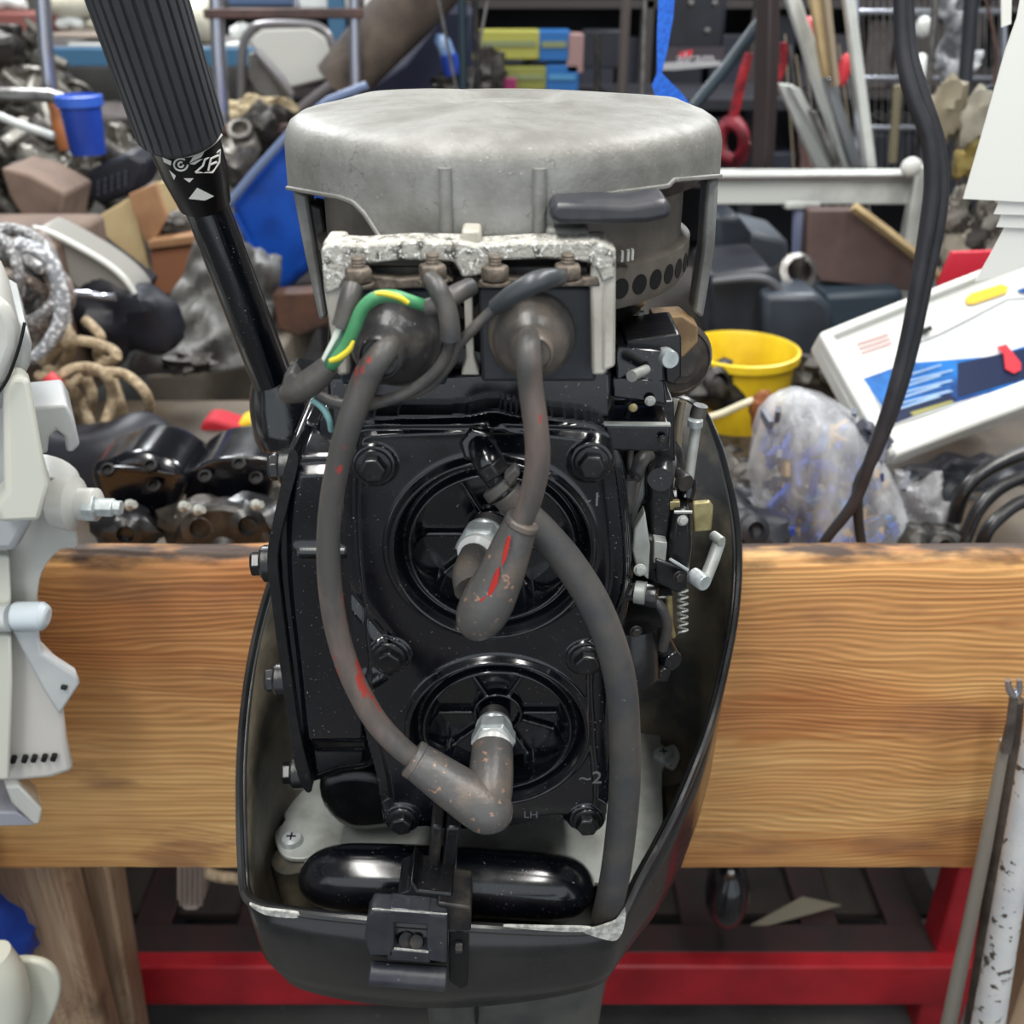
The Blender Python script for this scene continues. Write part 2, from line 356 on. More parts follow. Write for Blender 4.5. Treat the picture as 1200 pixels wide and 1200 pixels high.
# --- midsection under the tray
mb = MB()
mb.v = []
mid = [V(488, 1150, .53), V(560, 1150, .515), V(690, 1150, .53), V(700, 1150, .60), V(600, 1150, .66), V(500, 1150, .62)]
rings = []
for k, z in enumerate([.83, .76, .70, .55, .35, .16]):
    sc = [1.05, 1, .93, .82, .75, .72][k]; cx = .0
    ring = catmull([Vector(((q.x+.005)*sc, .58+(q.y-.58)*sc, z)) for q in mid], 5, True); rings.append(ring)
m_ = len(rings[0]); mb.v = [p for r in rings for p in r]
for i in range(len(rings)-1):
    for k in range(m_): mb.f.append((i*m_+k, i*m_+(k+1) % m_, (i+1)*m_+(k+1) % m_, (i+1)*m_+k))
mb.f += [tuple(range(m_)), tuple(range((len(rings)-1)*m_, len(rings)*m_))]
fixn(mb.build('midsection', M('mid_grey', (70, 72, 72), .35, .2, (96, 96, 92), 12), motor))
fixn(MB().lathe((.0, .58, .05), (0, 0, 1), [(.06, 0), (.06, .02), (.035, .05), (.03, .12)], 20).ball((0, .58, .08), .05, (1, 2, 1)).build('gearcase', blacks, motor))
MB().pbox(556, 1168, 560, 1200, .512, .01).build('seam', blackhole, motor)
MB().ptube([(632, 1150, .55, 30), (632, 1175, .55, 30), (630, 1240, .57, 30)], 20).ptube([(672, 1150, .57, 22), (668, 1230, .58, 22)], 16, 0).build('exhaust_outlet', blacks, motor)
# --- lower cowl tray
rim_px = [(286, 1046, .485), (283, 1015, .50), (281, 960, .52), (281, 900, .545), (285, 840, .57), (293, 780, .595), (305, 725, .615), (322, 670, .635), (350, 600, .66), (420, 530, .685), (520, 490, .695),
          (640, 470, .70), (760, 462, .70), (815, 474, .695), (838, 512, .69), (853, 560, .68), (863, 610, .665), (866, 660, .65), (862, 720, .625), (851, 780, .60), (836, 840, .57), (818, 890, .55),
          (795, 945, .525), (772, 990, .508), (750, 1030, .49), (734, 1064, .477), (722, 1082, .47), (695, 1091, .463), (640, 1092, .455), (560, 1088, .448), (480, 1083, .446), (400, 1076, .45), (335, 1068, .458), (299, 1060, .468)]
rim = catmull([V(*q) for q in rim_px], 4, True)
ctr = Vector((-.01, .575, 0)); nr = len(rim); rows = []
for t, zf in [(0, 0), (.35, .3), (.7, .62), (1, .86), (1.25, 1.0), (1.9, 1.03)]:
    row = []
    for p in rim:
        zb = .811; d = Vector((p.x-ctr.x, p.y-ctr.y, 0)); shrink = 1-.0*t
        k = [1, .99, .975, .925, .78, .3][[0, .35, .7, 1, 1.25, 1.9].index(t)]
        hi = p.z-zb; 
        q = ctr+d*k; q.z = p.z-hi*zf if zf <= 1 else zb+.0
        row.append(q)
    rows.append(row)
mb = MB(); mb.v = [p for r in rows for p in r]
for i in range(len(rows)-1):
    for k in range(nr): mb.f.append((i*nr+k, i*nr+(k+1) % nr, (i+1)*nr+(k+1) % nr, (i+1)*nr+k))
mb.f.append(tuple(range((len(rows)-1)*nr, len(rows)*nr)))
tray = fixn(mb.build('lower_cowl', cowlm, motor, ang=80)); tray['label'] = 'black open lower cowl tray with scuffed rim'
tray.data.materials.append(cowlin)
sm = tray.modifiers.new('thickness', 'SOLIDIFY'); sm.thickness = .005; sm.offset = -1; sm.material_offset = 1; sm.material_offset_rim = 0
mb = MB(); mb.tube(rim+[rim[0], rim[1]], .0028, 8, 0).build('rim_bead', cowlm, tray)
# scuffs on the rim
def scuff(pp, Y, nm='scuff'):
    return MB().pprism(pp, Y, .002, 3).build(nm, chip, tray)
scuff([(683, 1092), (700, 1088), (722, 1080), (733, 1066), (731, 1088), (722, 1102), (705, 1100)], .4555)
scuff([(590, 1086), (640, 1087), (690, 1088), (685, 1092), (640, 1091)], .4475)
scuff([(292, 1060), (310, 1066), (350, 1071), (345, 1076), (310, 1072)], .453)
# --- gasket plate in the tray
gp = V(342, 988, .56).z
def zpt(px, py, z):
    v = (py-600)/1200; a = (CZ-z)/(SN+v*CS); return Vector(((px-600)/1200*a, a*(CS-v*SN), z))
gpl = [(325, 992), (322, 975), (334, 960), (328, 940), (330, 912), (345, 890), (372, 880), (420, 880), (720, 800), (770, 806), (774, 870), (790, 872), (797, 886), (790, 900), (776, 902), (776, 990), (748, 1030), (700, 1034), (520, 1020), (400, 1016), (372, 1002), (356, 1006), (335, 1004)]
MB().prism(catmull([zpt(x, y, gp) for x, y in gpl], 3, True), (0, 0, -.004)).build('base_gasket_plate', zinc, motor, bev=.0008)
mb = MB()
for x, y in ((342, 986), (777, 886)):
    c = zpt(x, y, gp); mb = MB(); mb.lathe(c, (0, 0, 1), [(.0085, -.002), (.0085, .0015), (.007, .004), (.003, .0052), (.0, .0054)], 18)
    b_ = mb.build('screw', whitem, motor); MB().box((0, 0, 0), (.007, .0012, .0012)).box((0, 0, 0), (.0012, .007, .0012)).build('cross_slot', blackhole, b_).location = (0, 0, .0035)
for x, y in ((342, 1000), (779, 900)):
    c = zpt(x, y, gp); MB().lathe((c.x, c.y-.0, gp-.06), (0, 0, 1), [(.016, 0), (.0155, .055)], 20).build('boss', cowlin, motor)
# --- engine block behind the head
mb = MB(); mb.pprism([(392, 500), (715, 500), (735, 560), (740, 700), (722, 800), (715, 950), (470, 955), (440, 880), (392, 700)], YH+.018, .16)
mb.build('cylinder_block', black, motor, bev=.006, seg=3)
MB().pprism([(380, 440), (718, 430), (722, 500), (560, 488), (384, 505)], .515, .14).build('block_shoulder', black, motor, bev=.004)
MB().pprism([(470, 945), (705, 945), (700, 962), (480, 962)], .535, .12).build('block_foot', blackhole, motor, bev=.004)
# parallel cast fins on the right flank
for k in range(5):
    MB().ptube([(712+k*1, 505+k*2, YH+.006+k*.005, 3.2), (723+k*2.2, 560, YH+.006+k*.005, 3.2), (731+k*2, 640, YH+.006+k*.005, 3.2), (730+k*1.6, 690, YH+.006+k*.005, 3.2), (716+k, 740, YH+.006+k*.005, 3.2)], 8).build('cast_fin', black, motor)
# --- cylinder head
hp = ppoly([(403, 540), (406, 505), (424, 490), (470, 486), (540, 484), (575, 477), (610, 484), (668, 490), (700, 496), (716, 514), (722, 560), (730, 640), (728, 690), (713, 738), (706, 790), (708, 860), (713, 925), (706, 962), (688, 971), (664, 961), (610, 966), (560, 972), (500, 969), (466, 968), (449, 950), (440, 905), (428, 860), (420, 800), (412, 720), (405, 650), (402, 590)], YH)
c1 = V(577, 640, YH); c2 = V(583, 852, YH); R1 = .0562
bolts = [(440, 540), (692, 536), (458, 762), (686, 765), (472, 952), (687, 953)]
BP = [V(x, y, YH) for x, y in bolts]
def headfn(X, Z, sd):
    D = -.012+.012*sst(sd, .0, .0035)+.0045*sst(sd, .006, .010)
    # raised shoulder across the top
    D += .006*np.exp(-((Z-(V(575, 492, YH).z))/.0035)**2)*sst(sd, .001, .006)
    # flowing casting relief: hollow between the circles on the left edge
    for b in BP:
        r = np.hypot(X-b.x, Z-b.z); D = np.maximum(D, .0065*(1-sst(r, .011, .0155))+D*0)
    e = seg(X, Z, (V(405, 690, YH).x, V(405, 690, YH).z), (V(452, 745, YH).x, V(452, 745, YH).z)); D -= .003*np.exp(-(e/.004)**2)
    e = seg(X, Z, (V(425, 840, YH).x, V(425, 800, YH).z), (V(447, 785, YH).x, V(447, 785, YH).z)); D += .005*np.exp(-(e/.004)**2)
    for c, R, ribs in ((c1, R1, 1), (c2, R1*.985, 2)):
        dx, dz = X-c.x, Z-c.z; r = np.hypot(dx, dz)
        D += .005*np.exp(-((r-R)/.0024)**2)                # outer bead
        D -= .0045*np.exp(-((r-R+.0062)/.0018)**2)          # groove
        D += .0012*np.exp(-((r-R+.0095)/.0014)**2)
        well = sst(-r, -(R-.010), -(R-.0185))
        fl = -.030+0*r
        th = np.arctan2(dz, dx)
        for k in range(8):
            a = math.pi/8*(0 if ribs else 0)+math.pi/4*k + (0.0 if k % 4 == 0 else 0)
            aa = [0, 62, 118, 180, 222, 262, 300, 340][k]*math.pi/180
            dd = np.abs(dx*math.sin(aa)-dz*math.cos(aa)); on = (dx*math.cos(aa)+dz*math.sin(aa)) > 0
            fl = np.maximum(fl, np.where(on, -.030+.017*(1-sst(dd, .0012, .0032)), -.030))
        fl = np.maximum(fl, -.030+.018*(1-sst(r, .0155, .019)))
        fl = np.where(r < .0135, np.minimum(fl, -.016), fl)
        D = D*(1-well)+fl*well
    return D
head = relief(hp, YH, headfn, .00075, .02, 'cylinder_head', black, motor, ang=70)
head['label'] = 'glossy black cylinder head with two round spark plug wells'
for b in BP:
    o = MB().hexbolt((b.x, YH-.0068, b.z), (0, -1, 0), .0076, .0072, random.random()).build('head_bolt', blacks, motor, bev=.0006, ang=30)
mm = M('cast_mark', (120, 122, 124), .4, .3)
text(motor, '~1', V(692, 586, YH-.0046), .012, mm); text(motor, '~2', V(692, 912, YH-.0046), .014, mm); text(motor, 'LH', V(622, 955, YH-.0046), .008, mm)
# --- exhaust cover on the left flank
YE = .528
ep = ppoly([(331, 545), (345, 532), (400, 530), (432, 540), (440, 700), (446, 860), (440, 905), (400, 915), (368, 926), (355, 915), (345, 860), (336, 780), (325, 690), (322, 620)], YE, 4)
def exfn(X, Z, sd):
    D = -.01+.01*sst(sd, 0, .003); k = (X-V(330, 640, YE).x)
    D += .006*sst(sd, .007, .012)
    zz = V(400, 640, YE).z; D += .0035*np.exp(-((Z-zz)/.0035)**2)*sst(sd, .01, .016)
    zz = V(400, 862, YE).z; D -= .006*sst(zz-Z, -.004, .014)
    return D
relief(ep, YE, exfn, .0010, .09, 'exhaust_cover', black, motor, ang=70)
fl_ = [(338, 532), (346, 528), (350, 545), (336, 600), (326, 650), (330, 700), (340, 780), (352, 860), (366, 920), (358, 928), (346, 900), (335, 830), (325, 760), (316, 690), (313, 650), (322, 600)]
MB().pprism(fl_, YE-.004, .07, 3).build('exhaust_flange', blacks, motor, bev=.0015)
for x, y in ((318, 660), (333, 797), (352, 905), (340, 548)):
    p = V(x, y, YE+.012); q = MB(); q.lathe(p, (-1, 0, -.05), [(.0115, -.006), (.0115, .004), (.009, .006)], 20).build('bolt_boss', blacks, motor)
    MB().hexbolt(p+Vector((-.005, 0, 0)), (-1, -.1, -.03), .0078, .0075, random.random()).build('flange_bolt', blacks, motor, bev=.0006, ang=30)
for x, y, Y_ in ((363, 515, .56), (385, 500, .56)):
    MB().pprism([(x-14, y-5), (x-6, y-22), (x+12, y-16), (x+12, y+14), (x-14, y+14)], Y_, .04).build('block_lug', black, motor, bev=.002)
# --- exhaust tube across the tray and its clips
c = V(525, 1022, .50)
MB().ptube([(366, 1034, .512, 10), (374, 1031, .507, 28), (395, 1028, .502, 37), (440, 1029, .50, 39), (525, 1032, .50, 39), (600, 1036, .50, 39), (650, 1039, .502, 38), (672, 1041, .507, 31), (683, 1044, .512, 12)], 28, 5).build('horizontal_tube', black, motor, ang=70)
MB().pprism([(366, 1040), (682, 1050), (688, 1082), (362, 1075)], .500, .02).build('tube_skirt', blacks, motor, bev=.01, seg=4)
MB().pprism([(505, 968), (519, 970), (513, 1035), (500, 1032)], .470, .03).build('clip_bar', dark, motor, bev=.002)
MB().pprism([(522, 970), (540, 970), (532, 1035), (515, 1035)], .472, .03).build('clip_bar', blacks, motor, bev=.002)
MB().pprism([(374, 918), (400, 906), (440, 908), (470, 930), (472, 966), (440, 976), (405, 974), (378, 950)], .552, .05, 3).build('dark_recess_fill', blacks, motor, bev=.008, seg=4)  # solid black block put in for the shade of a recess
# --- latch
lat = MB(); LY = .436
def lp(*pts): return [(x, y) for x, y in pts]
lat.pprism(lp((430, 1076), (436, 1066), (462, 1068), (462, 1122), (432, 1120), (427, 1100)), LY, .014)
lat.pprism(lp((500, 1070), (524, 1074), (524, 1130), (500, 1126)), LY, .014)
lat.pprism(lp((455, 1066), (505, 1070), (505, 1086), (455, 1082)), LY, .014)
lat.pprism(lp((455, 1112), (505, 1116), (505, 1130), (452, 1126)), LY, .014)
latm = M('latch_black', (44, 46, 54), .3, 0, (62, 62, 66), 50, .4, .7, .3, 200, (190, 190, 190), 300, .70)
lt = lat.build('latch', latm, motor, bev=.0018); lt['label'] = 'worn black cowl latch lever with a square window'
MB().ptube([(433, 1140, LY+.002, 14), (523, 1147, LY+.002, 14)], 16, 0).build('latch_lip', latm, lt, bev=.001)
MB().pprism([(436, 1065), (524, 1071), (524, 1072.3), (436, 1066.3)], LY-.0006, .0005).build('bright_worn_edge', chip, lt)
MB().pprism([(462, 1111), (502, 1115), (502, 1117), (462, 1113)], LY-.0006, .0005).build('bright_worn_edge', chip, lt)
MB().pprism([(466, 1048), (478, 1044), (482, 1032), (490, 1044), (530, 1048), (532, 1076), (464, 1072)], LY+.012, .03).build('latch_hook', blacks, motor, bev=.0015)
MB().pprism([(512, 1058), (552, 1064), (552, 1092), (512, 1090)], LY+.006, .03).build('latch_bracket', dark, motor, bev=.0015)
MB().pprism([(526, 1085), (550, 1087), (548, 1155), (540, 1160), (526, 1150)], LY+.009, .02).build('latch_recess', blackhole, motor, bev=.001)
MB().pprism([(455, 1082), (512, 1086), (512, 1122), (455, 1118)], LY+.011, .006).build('latch_slot', blackhole, motor)
fixn(MB().ptube([(473, 1100, LY+.009, 9), (476, 1102, LY+.005, 9)], 12, 0).ptube([(486, 1102, LY+.009, 8), (488, 1104, LY+.004, 8)], 12, 0).build('latch_spring', dark, motor))
MB().ptube([(534, 1110, LY+.006, 7), (542, 1110, LY+.006, 7)], 10, 0).build('latch_pin', dark, motor)
# --- spark plugs, boots, ignition leads
def plug(p0, p1, mm_=whitem):
    p0, p1 = Vector(p0), Vector(p1); d = (p1-p0); L_ = d.length; d.normalize(); r = .0098
    s_ = MB().lathe(p0, d, [(r*1.1, 0), (r*1.12, L_*.1), (r*1.0, L_*.12)], 24)
    for k in range(6): s_.lathe(p0, d, [(r*.98, L_*(.12+.05*k)), (r*1.06, L_*(.135+.05*k)), (r*.98, L_*(.15+.05*k))], 24)
    sh = s_.build('spark_plug', dark, motor, ang=60)
    MB().lathe(p0, d, [(r*1.05, L_*.36), (r*1.2, L_*.38), (r*1.2, L_*.42), (r*1.05, L_*.44)], 24).build('washer', whitem, sh)
    MB().lathe(p0, d, [(r*1.2, L_*.46), (r*1.42, L_*.49), (r*1.42, L_*.66), (r*1.2, L_*.70)], 6, .3).build('hex_body', whitem, sh, bev=.0008, ang=30)
    MB().lathe(p0, d, [(r*1.12, L_*.70), (r*1.12, L_*.76), (r*.8, L_*.8), (r*.74, L_*1.0)], 24).build('insulator', M('porcelain', (225, 228, 226), .2), sh)
plug(V(576, 610, .524), V(553, 662, .47)); plug(V(580, 832, .528), V(577, 892, .462))
# upper boot
MB().ptube([(556, 650, .478, 17), (552, 672, .462, 22), (556, 690, .452, 24)], 18, 5).ptube([(611, 612, .440, 20), (603, 632, .440, 23), (586, 675, .438, 28), (570, 708, .437, 31), (560, 727, .438, 27), (556, 737, .441, 15)], 22, 6).build('plug_boot', rustboot, motor, ang=70)
MB().ptube([(614, 608, .440, 21), (610, 616, .440, 22)], 20, 0).build('boot_collar', rustboot, motor, bev=.001)
# lower boot
MB().ptube([(577, 876, .470, 24), (576, 900, .457, 26), (574, 925, .446, 27), (572, 940, .442, 26)], 22, 5).ptube([(484, 889, .452, 22), (500, 900, .449, 24), (530, 921, .444, 27), (556, 938, .440, 30), (576, 951, .438, 29), (588, 960, .44, 14)], 22, 6).build('plug_boot', rustboot, motor, ang=70)
MB().ptube([(482, 888, .452, 23), (490, 893, .451, 24)], 20, 0).build('boot_collar', rustboot, motor, bev=.001)
RL = M('red_paint_rub', (190, 48, 42), .4)
def streak(pp, Y): MB().pprism(pp, Y, .003, 2).build('red_streak', RL, motor)
streak([(594, 634), (598, 632), (594, 652), (588, 664), (590, 648)], .4265); streak([(579, 676), (585, 668), (583, 684), (574, 699), (572, 694)], .4255); streak([(562, 704), (570, 699), (566, 708)], .4255)
# leads
l1 = MB().ptube([(462, 402, .452, 14), (452, 411, .438, 15), (441, 424, .435, 16), (428, 446, .436, 16.5), (411, 492, .436, 15.5), (396, 545, .44, 14.5), (387, 600, .444, 14), (385, 660, .447, 14), (392, 725, .45, 14), (409, 785, .452, 14), (437, 840, .454, 14), (466, 873, .453, 13.5), (490, 893, .452, 13)], 18, 7).build('ignition_lead', redwire, motor, ang=70)
l1['label'] = 'long ignition lead with worn red patches'
MB().ptube([(621, 394, .452, 14), (619, 402, .437, 15), (619, 418, .430, 15.5), (622, 455, .432, 15), (628, 500, .433, 15), (630, 540, .435, 15), (623, 580, .438, 14), (612, 610, .440, 13.5), (608, 622, .441, 13)], 18, 7).build('ignition_lead', redwire, motor, ang=70)
# --- coils and bracket
def coil(x0, y0, x1, y1, mat, Y=.472):
    return MB().pprism([(x0+3, y0), (x1-3, y0), (x1, y0+6), (x1-3, y1), (x0+4, y1), (x0, y0+6)], Y, .05).build('ignition_coil', mat, motor, bev=.002, seg=3)
co1 = coil(396, 338, 526, 452, coilblue); co2 = coil(560, 336, 702, 448, coilblack)
def dome(px, py, rpx, mat, tilt):
    c = V(px, py, .472); r = rp(c, rpx); d = Vector(tilt).normalized()
    return MB().lathe(c, d, [(r*.98, -.004), (r*1.02, .001), (r, .004), (r*.95, .0065), (r*.9, .0075), (r*.87, .011), (r*.80, .016), (r*.68, .0195), (r*.56, .021), (r*.5, .023), (r*.46, .028), (r*.44, .0335), (r*.39, .0345), (r*.37, .032), (r*.30, .032)], 40).build('coil_cap', mat, motor, ang=60)
dome(464, 396, 56, M('dome_black', (58, 58, 60), .3, 0, (90, 86, 80), 60, .5, .66, .5, 160, (150, 146, 138), 300, .7), (-.12, -1, .05)); dome(623, 392, 51, boom, (0, -1, .05))
BYk = .462   # bracket
g = MB()
g.pprism([(376, 292), (390, 285), (420, 287), (480, 283), (540, 284), (556, 288), (620, 284), (700, 283), (722, 292), (721, 325), (706, 332), (700, 316), (690, 308), (640, 303), (575, 306), (568, 322), (542, 326), (532, 307), (470, 305), (412, 312), (398, 340), (380, 345)], BYk-.002, .018)
brk = g.build('coil_bracket', corr, motor, bev=.0012); brk['label'] = 'pale corroded cast bracket around the coils'
MB().pprism([(376, 300), (392, 296), (412, 300), (410, 440), (395, 442), (388, 400), (380, 345)], BYk, .018).build('bracket_leg', corrw, brk, bev=.002)
MB().pprism([(693, 300), (716, 296), (722, 300), (721, 430), (712, 434), (708, 440), (694, 440), (692, 330)], BYk, .018).build('bracket_leg', corrw, brk, bev=.002)
MB().pprism([(707, 335), (710, 335), (709, 432), (706, 434)], BYk-.001, .006).build('leg_ridge', corrw, brk, bev=.0008)
dn = np.random.RandomState(5)
for x in (389, 551, 700):
    MB().pprism([(x-10, 270 if x == 551 else 282), (x+12, 270 if x == 551 else 282), (x+14, 292), (x-12, 292)], BYk+.004, .02).build('bracket_bolt', corrw, brk, bev=.0015)
MB().pprism([(398, 283), (690, 281), (700, 300), (392, 302)], .482, .012).build('bracket_ledge', corr, brk, bev=.001)
MB().pprism([(543, 330), (553, 330), (555, 420), (562, 440), (540, 440), (546, 420)], .468, .012).build('coil_spacer', corrw, brk, bev=.001)
MB().pprism([(420, 312), (530, 312), (530, 330), (420, 332)], .468, .012).build('coil_lamination', dark, motor, bev=.001)
MB().pprism([(575, 312), (690, 312), (690, 328), (575, 330)], .468, .012).build('coil_lamination', dark, motor, bev=.001)
MB().pprism([(405, 326), (430, 322), (470, 327), (520, 322), (532, 330), (500, 338), (404, 342)], .461, .014).build('rusty_flake', rust, motor, bev=.001)
MB().pprism([(560, 330), (600, 326), (650, 329), (700, 324), (704, 336), (560, 338)], .461, .014).build('rusty_flake', rust, motor, bev=.001)
for x, y in ((420, 321), (507, 317), (580, 319), (665, 317)):
    p = V(x, y, .455); r = rp(p, 17)
    nt_ = MB().lathe(p, (0, 0, 1), [(r*.9, -.0035), (r, -.0025), (r, .0018), (r*.88, .003)], 6, random.random()).build('coil_nut', rust, motor, bev=.0006, ang=30)
    s_ = MB()
    for k in range(4): s_.lathe(p, (0, 0, 1), [(r*.40, .002+k*.0014), (r*.47, .0027+k*.0014), (r*.40, .0034+k*.0014)], 14)
    s_.build('stud', rust, nt_)
    MB().lathe(p, (0, 0, 1), [(r*1.1, -.005), (r*1.1, -.004)], 18).build('washer', rust, nt_)
# small wires on the coils
def wire(name, pts, mat, s=10): return MB().ptube(pts, s, 6).build(name, mat, motor, ang=70)
wire('rubber_sleeve', [(414, 336, .442, 12), (410, 350, .438, 13), (404, 372, .436, 12.5), (400, 384, .435, 12)], rubber)
wire('white_wire', [(398, 384, .435, 5), (392, 402, .435, 5.5), (382, 422, .436, 5.5), (378, 432, .438, 5)], whitew)
wire('dark_green_wire', [(403, 386, .4355, 5), (397, 404, .434, 6), (386, 424, .434, 6), (380, 434, .437, 6)], M('dkgreen', (58, 98, 78), .45))
wire('green_wire', [(498, 358, .436, 7), (482, 353, .433, 7.5), (462, 347, .431, 7.5), (441, 349, .430, 8), (425, 362, .430, 8), (415, 385, .430, 8), (406, 405, .431, 8), (395, 420, .432, 7.5), (384, 432, .436, 7)], greenw, 14)
wire('yellow_stripe', [(478, 355, .4265, 3), (466, 348, .425, 3.6), (450, 344, .4245, 3.4), (440, 344, .425, 2.2)], yelloww)
wire('yellow_stripe', [(414, 400, .4245, 2), (409, 410, .4245, 3.4), (398, 419, .4255, 3.8), (387, 423, .427, 3)], yelloww)
wire('crimped_sleeve', [(386, 428, .435, 13), (374, 440, .436, 15.5), (358, 452, .438, 16.5), (344, 458, .44, 15), (334, 462, .442, 10)], rubber, 14)
MB().pprism([(333, 440), (342, 434), (352, 450), (343, 470), (334, 466), (330, 452)], .436, .012).build('sleeve_tab', rubber, motor, bev=.001)
wire('blue_white_wire', [(366, 468, .445, 4), (378, 478, .445, 4), (386, 492, .446, 4), (388, 504, .45, 3.5)], M('pale_cyan', (150, 200, 200), .5))
wire('rubber_sleeve', [(500, 361, .436, 11), (518, 355, .435, 12), (534, 345, .438, 12), (552, 336, .446, 11)], rubber)
wire('flat_sleeve', [(504, 328, .440, 11), (513, 338, .434, 12), (523, 360, .432, 12.5), (527, 380, .431, 12.5), (528, 398, .431, 12.5)], rubber)
wire('black_wire', [(528, 394, .434, 6.5), (524, 415, .436, 7), (508, 438, .438, 7), (482, 458, .44, 7), (450, 470, .442, 7), (420, 475, .444, 7), (392, 472, .446, 7), (370, 462, .446, 6.5)], rubber)
wire('black_wire', [(590, 352, .434, 6), (570, 370, .434, 6.5), (552, 388, .434, 6.5), (537, 405, .436, 6.5), (528, 425, .438, 6), (505, 452, .442, 5.5), (470, 466, .446, 5), (430, 468, .448, 5)], rubber)
wire('rubber_sleeve', [(579, 360, .434, 9), (600, 346, .430, 12), (625, 332, .429, 13), (645, 326, .434, 12), (656, 325, .444, 10)], M('smooth_sleeve', (62, 66, 70), .35))
# --- water fitting and hose
MB().hexbolt(V(563, 520, .488), (-.2, -1, .35), .0098, .010, .1, False).build('fitting_cap', black, motor, bev=.001, ang=30)
MB().ptube([(560, 515, .492, 15), (568, 532, .474, 18), (576, 548, .468, 18), (584, 562, .466, 15), (596, 580, .464, 15)], 18, 5).build('hose_elbow', black, motor, ang=60)
MB().ptube([(572, 541, .466, 19), (582, 556, .465, 19)], 6, 0).build('elbow_hex', blacks, motor, bev=.001, ang=30)
MB().ptube([(582, 566, .464, 22), (590, 575, .463, 23)], 24, 0).ptube([(592, 577, .463, 19), (604, 591, .462, 19)], 24, 0).build('hose_clamp', hosem, motor, bev=.001)
MB().pprism([(590, 560), (604, 548), (610, 556), (598, 572)], .455, .008).build('clamp_ear', hosem, motor, bev=.001)
hs = MB().ptube([(596, 582, .464, 17), (615, 602, .462, 18), (640, 628, .461, 19), (668, 662, .461, 19.5), (695, 705, .460, 19.5), (716, 755, .459, 19), (728, 805, .460, 19), (732, 860, .463, 18.5), (732, 920, .468, 18.5), (727, 980, .474, 18), (720, 1030, .478, 17.5), (710, 1075, .484, 17)], 22, 7).build('water_hose', hosem, motor, ang=70)
hs['label'] = 'thick grey rubber water hose curving down the head'
# --- flywheel and its cast cover
FC = Vector((-.0047, .600)); FR = .1195
def surf(th, r): return FC.x+r*math.cos(th), FC.y+r*math.sin(th)
zsh = V(600, 176, FC.y-FR).z
LOW = [(300, 220), (338, 222), (360, 226), (400, 233), (416, 239), (428, 252), (440, 272), (446, 283), (664, 283), (670, 278), (672, 266), (684, 245), (694, 234), (712, 229), (780, 220), (786, 213), (843, 208), (900, 206)]
def lowz(th):
    x, y = surf(th, FR)
    if y > FC.y: return zsh-.040
    px = 600+1200*x/ (y*CS+(CZ-zsh+.03)*SN)
    return V(px, float(np.interp(px, [a[0] for a in LOW], [a[1] for a in LOW])), y).z
n = 420; prof = [(0, .0045), (.18, .0046), (.24, .0038), (.3, .0068), (.5, .0055), (.7, .0035), (.86, .0015), (.93, .0), (.97, -.003), (.99, -.0075), (1.0, -.013)]
mb = MB()
ths = [2*math.pi*k/n for k in range(n)]
for r, h in prof:
    for th in ths:
        bump = 0
        if .25 < r < .9: bump = .0022*max(0, math.sin(th*3+.6))**4
        x, y = surf(th, FR*max(r, .001)); mb.v.append(Vector((x, y, zsh+h+bump+.0025)))
NS = 8
for j in range(1, NS+1):
    for th in ths:
        t = j/NS; z0 = zsh-.0105; z1 = lowz(th); x, y = surf(th, FR*(1+.004*t)); mb.v.append(Vector((x, y, z0+(z1-z0)*t)))
tot = len(prof)+NS
for i in range(tot-1):
    for k in range(n): mb.f.append((i*n+k, i*n+(k+1) % n, (i+1)*n+(k+1) % n, (i+1)*n+k))
cov = fixn(mb.build('flywheel_cover', alu, motor, ang=60)); cov['label'] = 'round bare cast aluminium flywheel cover'
m = cov.modifiers.new('thickness', 'SOLIDIFY'); m.thickness = .004; m.offset = -1
bd = [Vector((*surf(th, FR*1.006), lowz(th)+.0008)) for th in ths if math.pi*1.0 < th < math.pi*2.0]
MB().tube(bd, .0012, 6, 0).build('cover_edge_bead', alu, cov)
for x in (520, 633):
    th = -math.pi/2+math.asin(((x-600)/1200*.456-FC.x)/FR); a_ = Vector((*surf(th, FR*1.0), zsh-.008)); b_ = Vector((*surf(th, FR*1.004), lowz(th)+.001))
    MB().tube([a_, b_], [.0032, .0034], 12, 0).build('cover_rib', alu, cov)
# posts that carry the cover; the dark strip paints the left one's shaded inside
for pts in ([(342, 222), (360, 228), (370, 290), (383, 372), (374, 377), (357, 300)], [(362, 238), (378, 242), (390, 330), (376, 330)], [(828, 212), (843, 208), (838, 290), (824, 374), (812, 366), (823, 290)]):
    MB().pprism(pts, .585, .02).build('cover_post', dark if pts[0][0] == 362 else alu, cov, bev=.002)
fz0 = V(600, 232, FC.y-.106).z; fz1 = V(743, 363, .514).z; fzm = V(743, 313, .514).z
MB().lathe((FC.x, FC.y, 0), (0, 0, 1), [(.02, fz0+.012), (.09, fz0+.012), (.098, fz0+.008), (.104, fz0+.006), (.104, fz0-.004), (.101, fz0-.006), (.101, fzm+.002), (.1065, fzm), (.1065, fz1+.006), (.103, fz1), (.02, fz1)], 128).build('flywheel', flym, motor, ang=40)
fw = motor.children[-1]
zh = V(743, 337, .514).z
for k in range(50):
    th = 2*math.pi*k/50+.03; x, y = surf(th, .1063); d = Vector((math.cos(th), math.sin(th), 0))
    MB().lathe((x, y, zh), d, [(.0056, -.004), (.0054, .0004), (.0, .0004)], 14).build('vent_hole', blackhole, fw)  # black disc on the surface stands in for the dark inside a hole
for k in range(9):      # ring gear teeth seen in the left opening
    pass
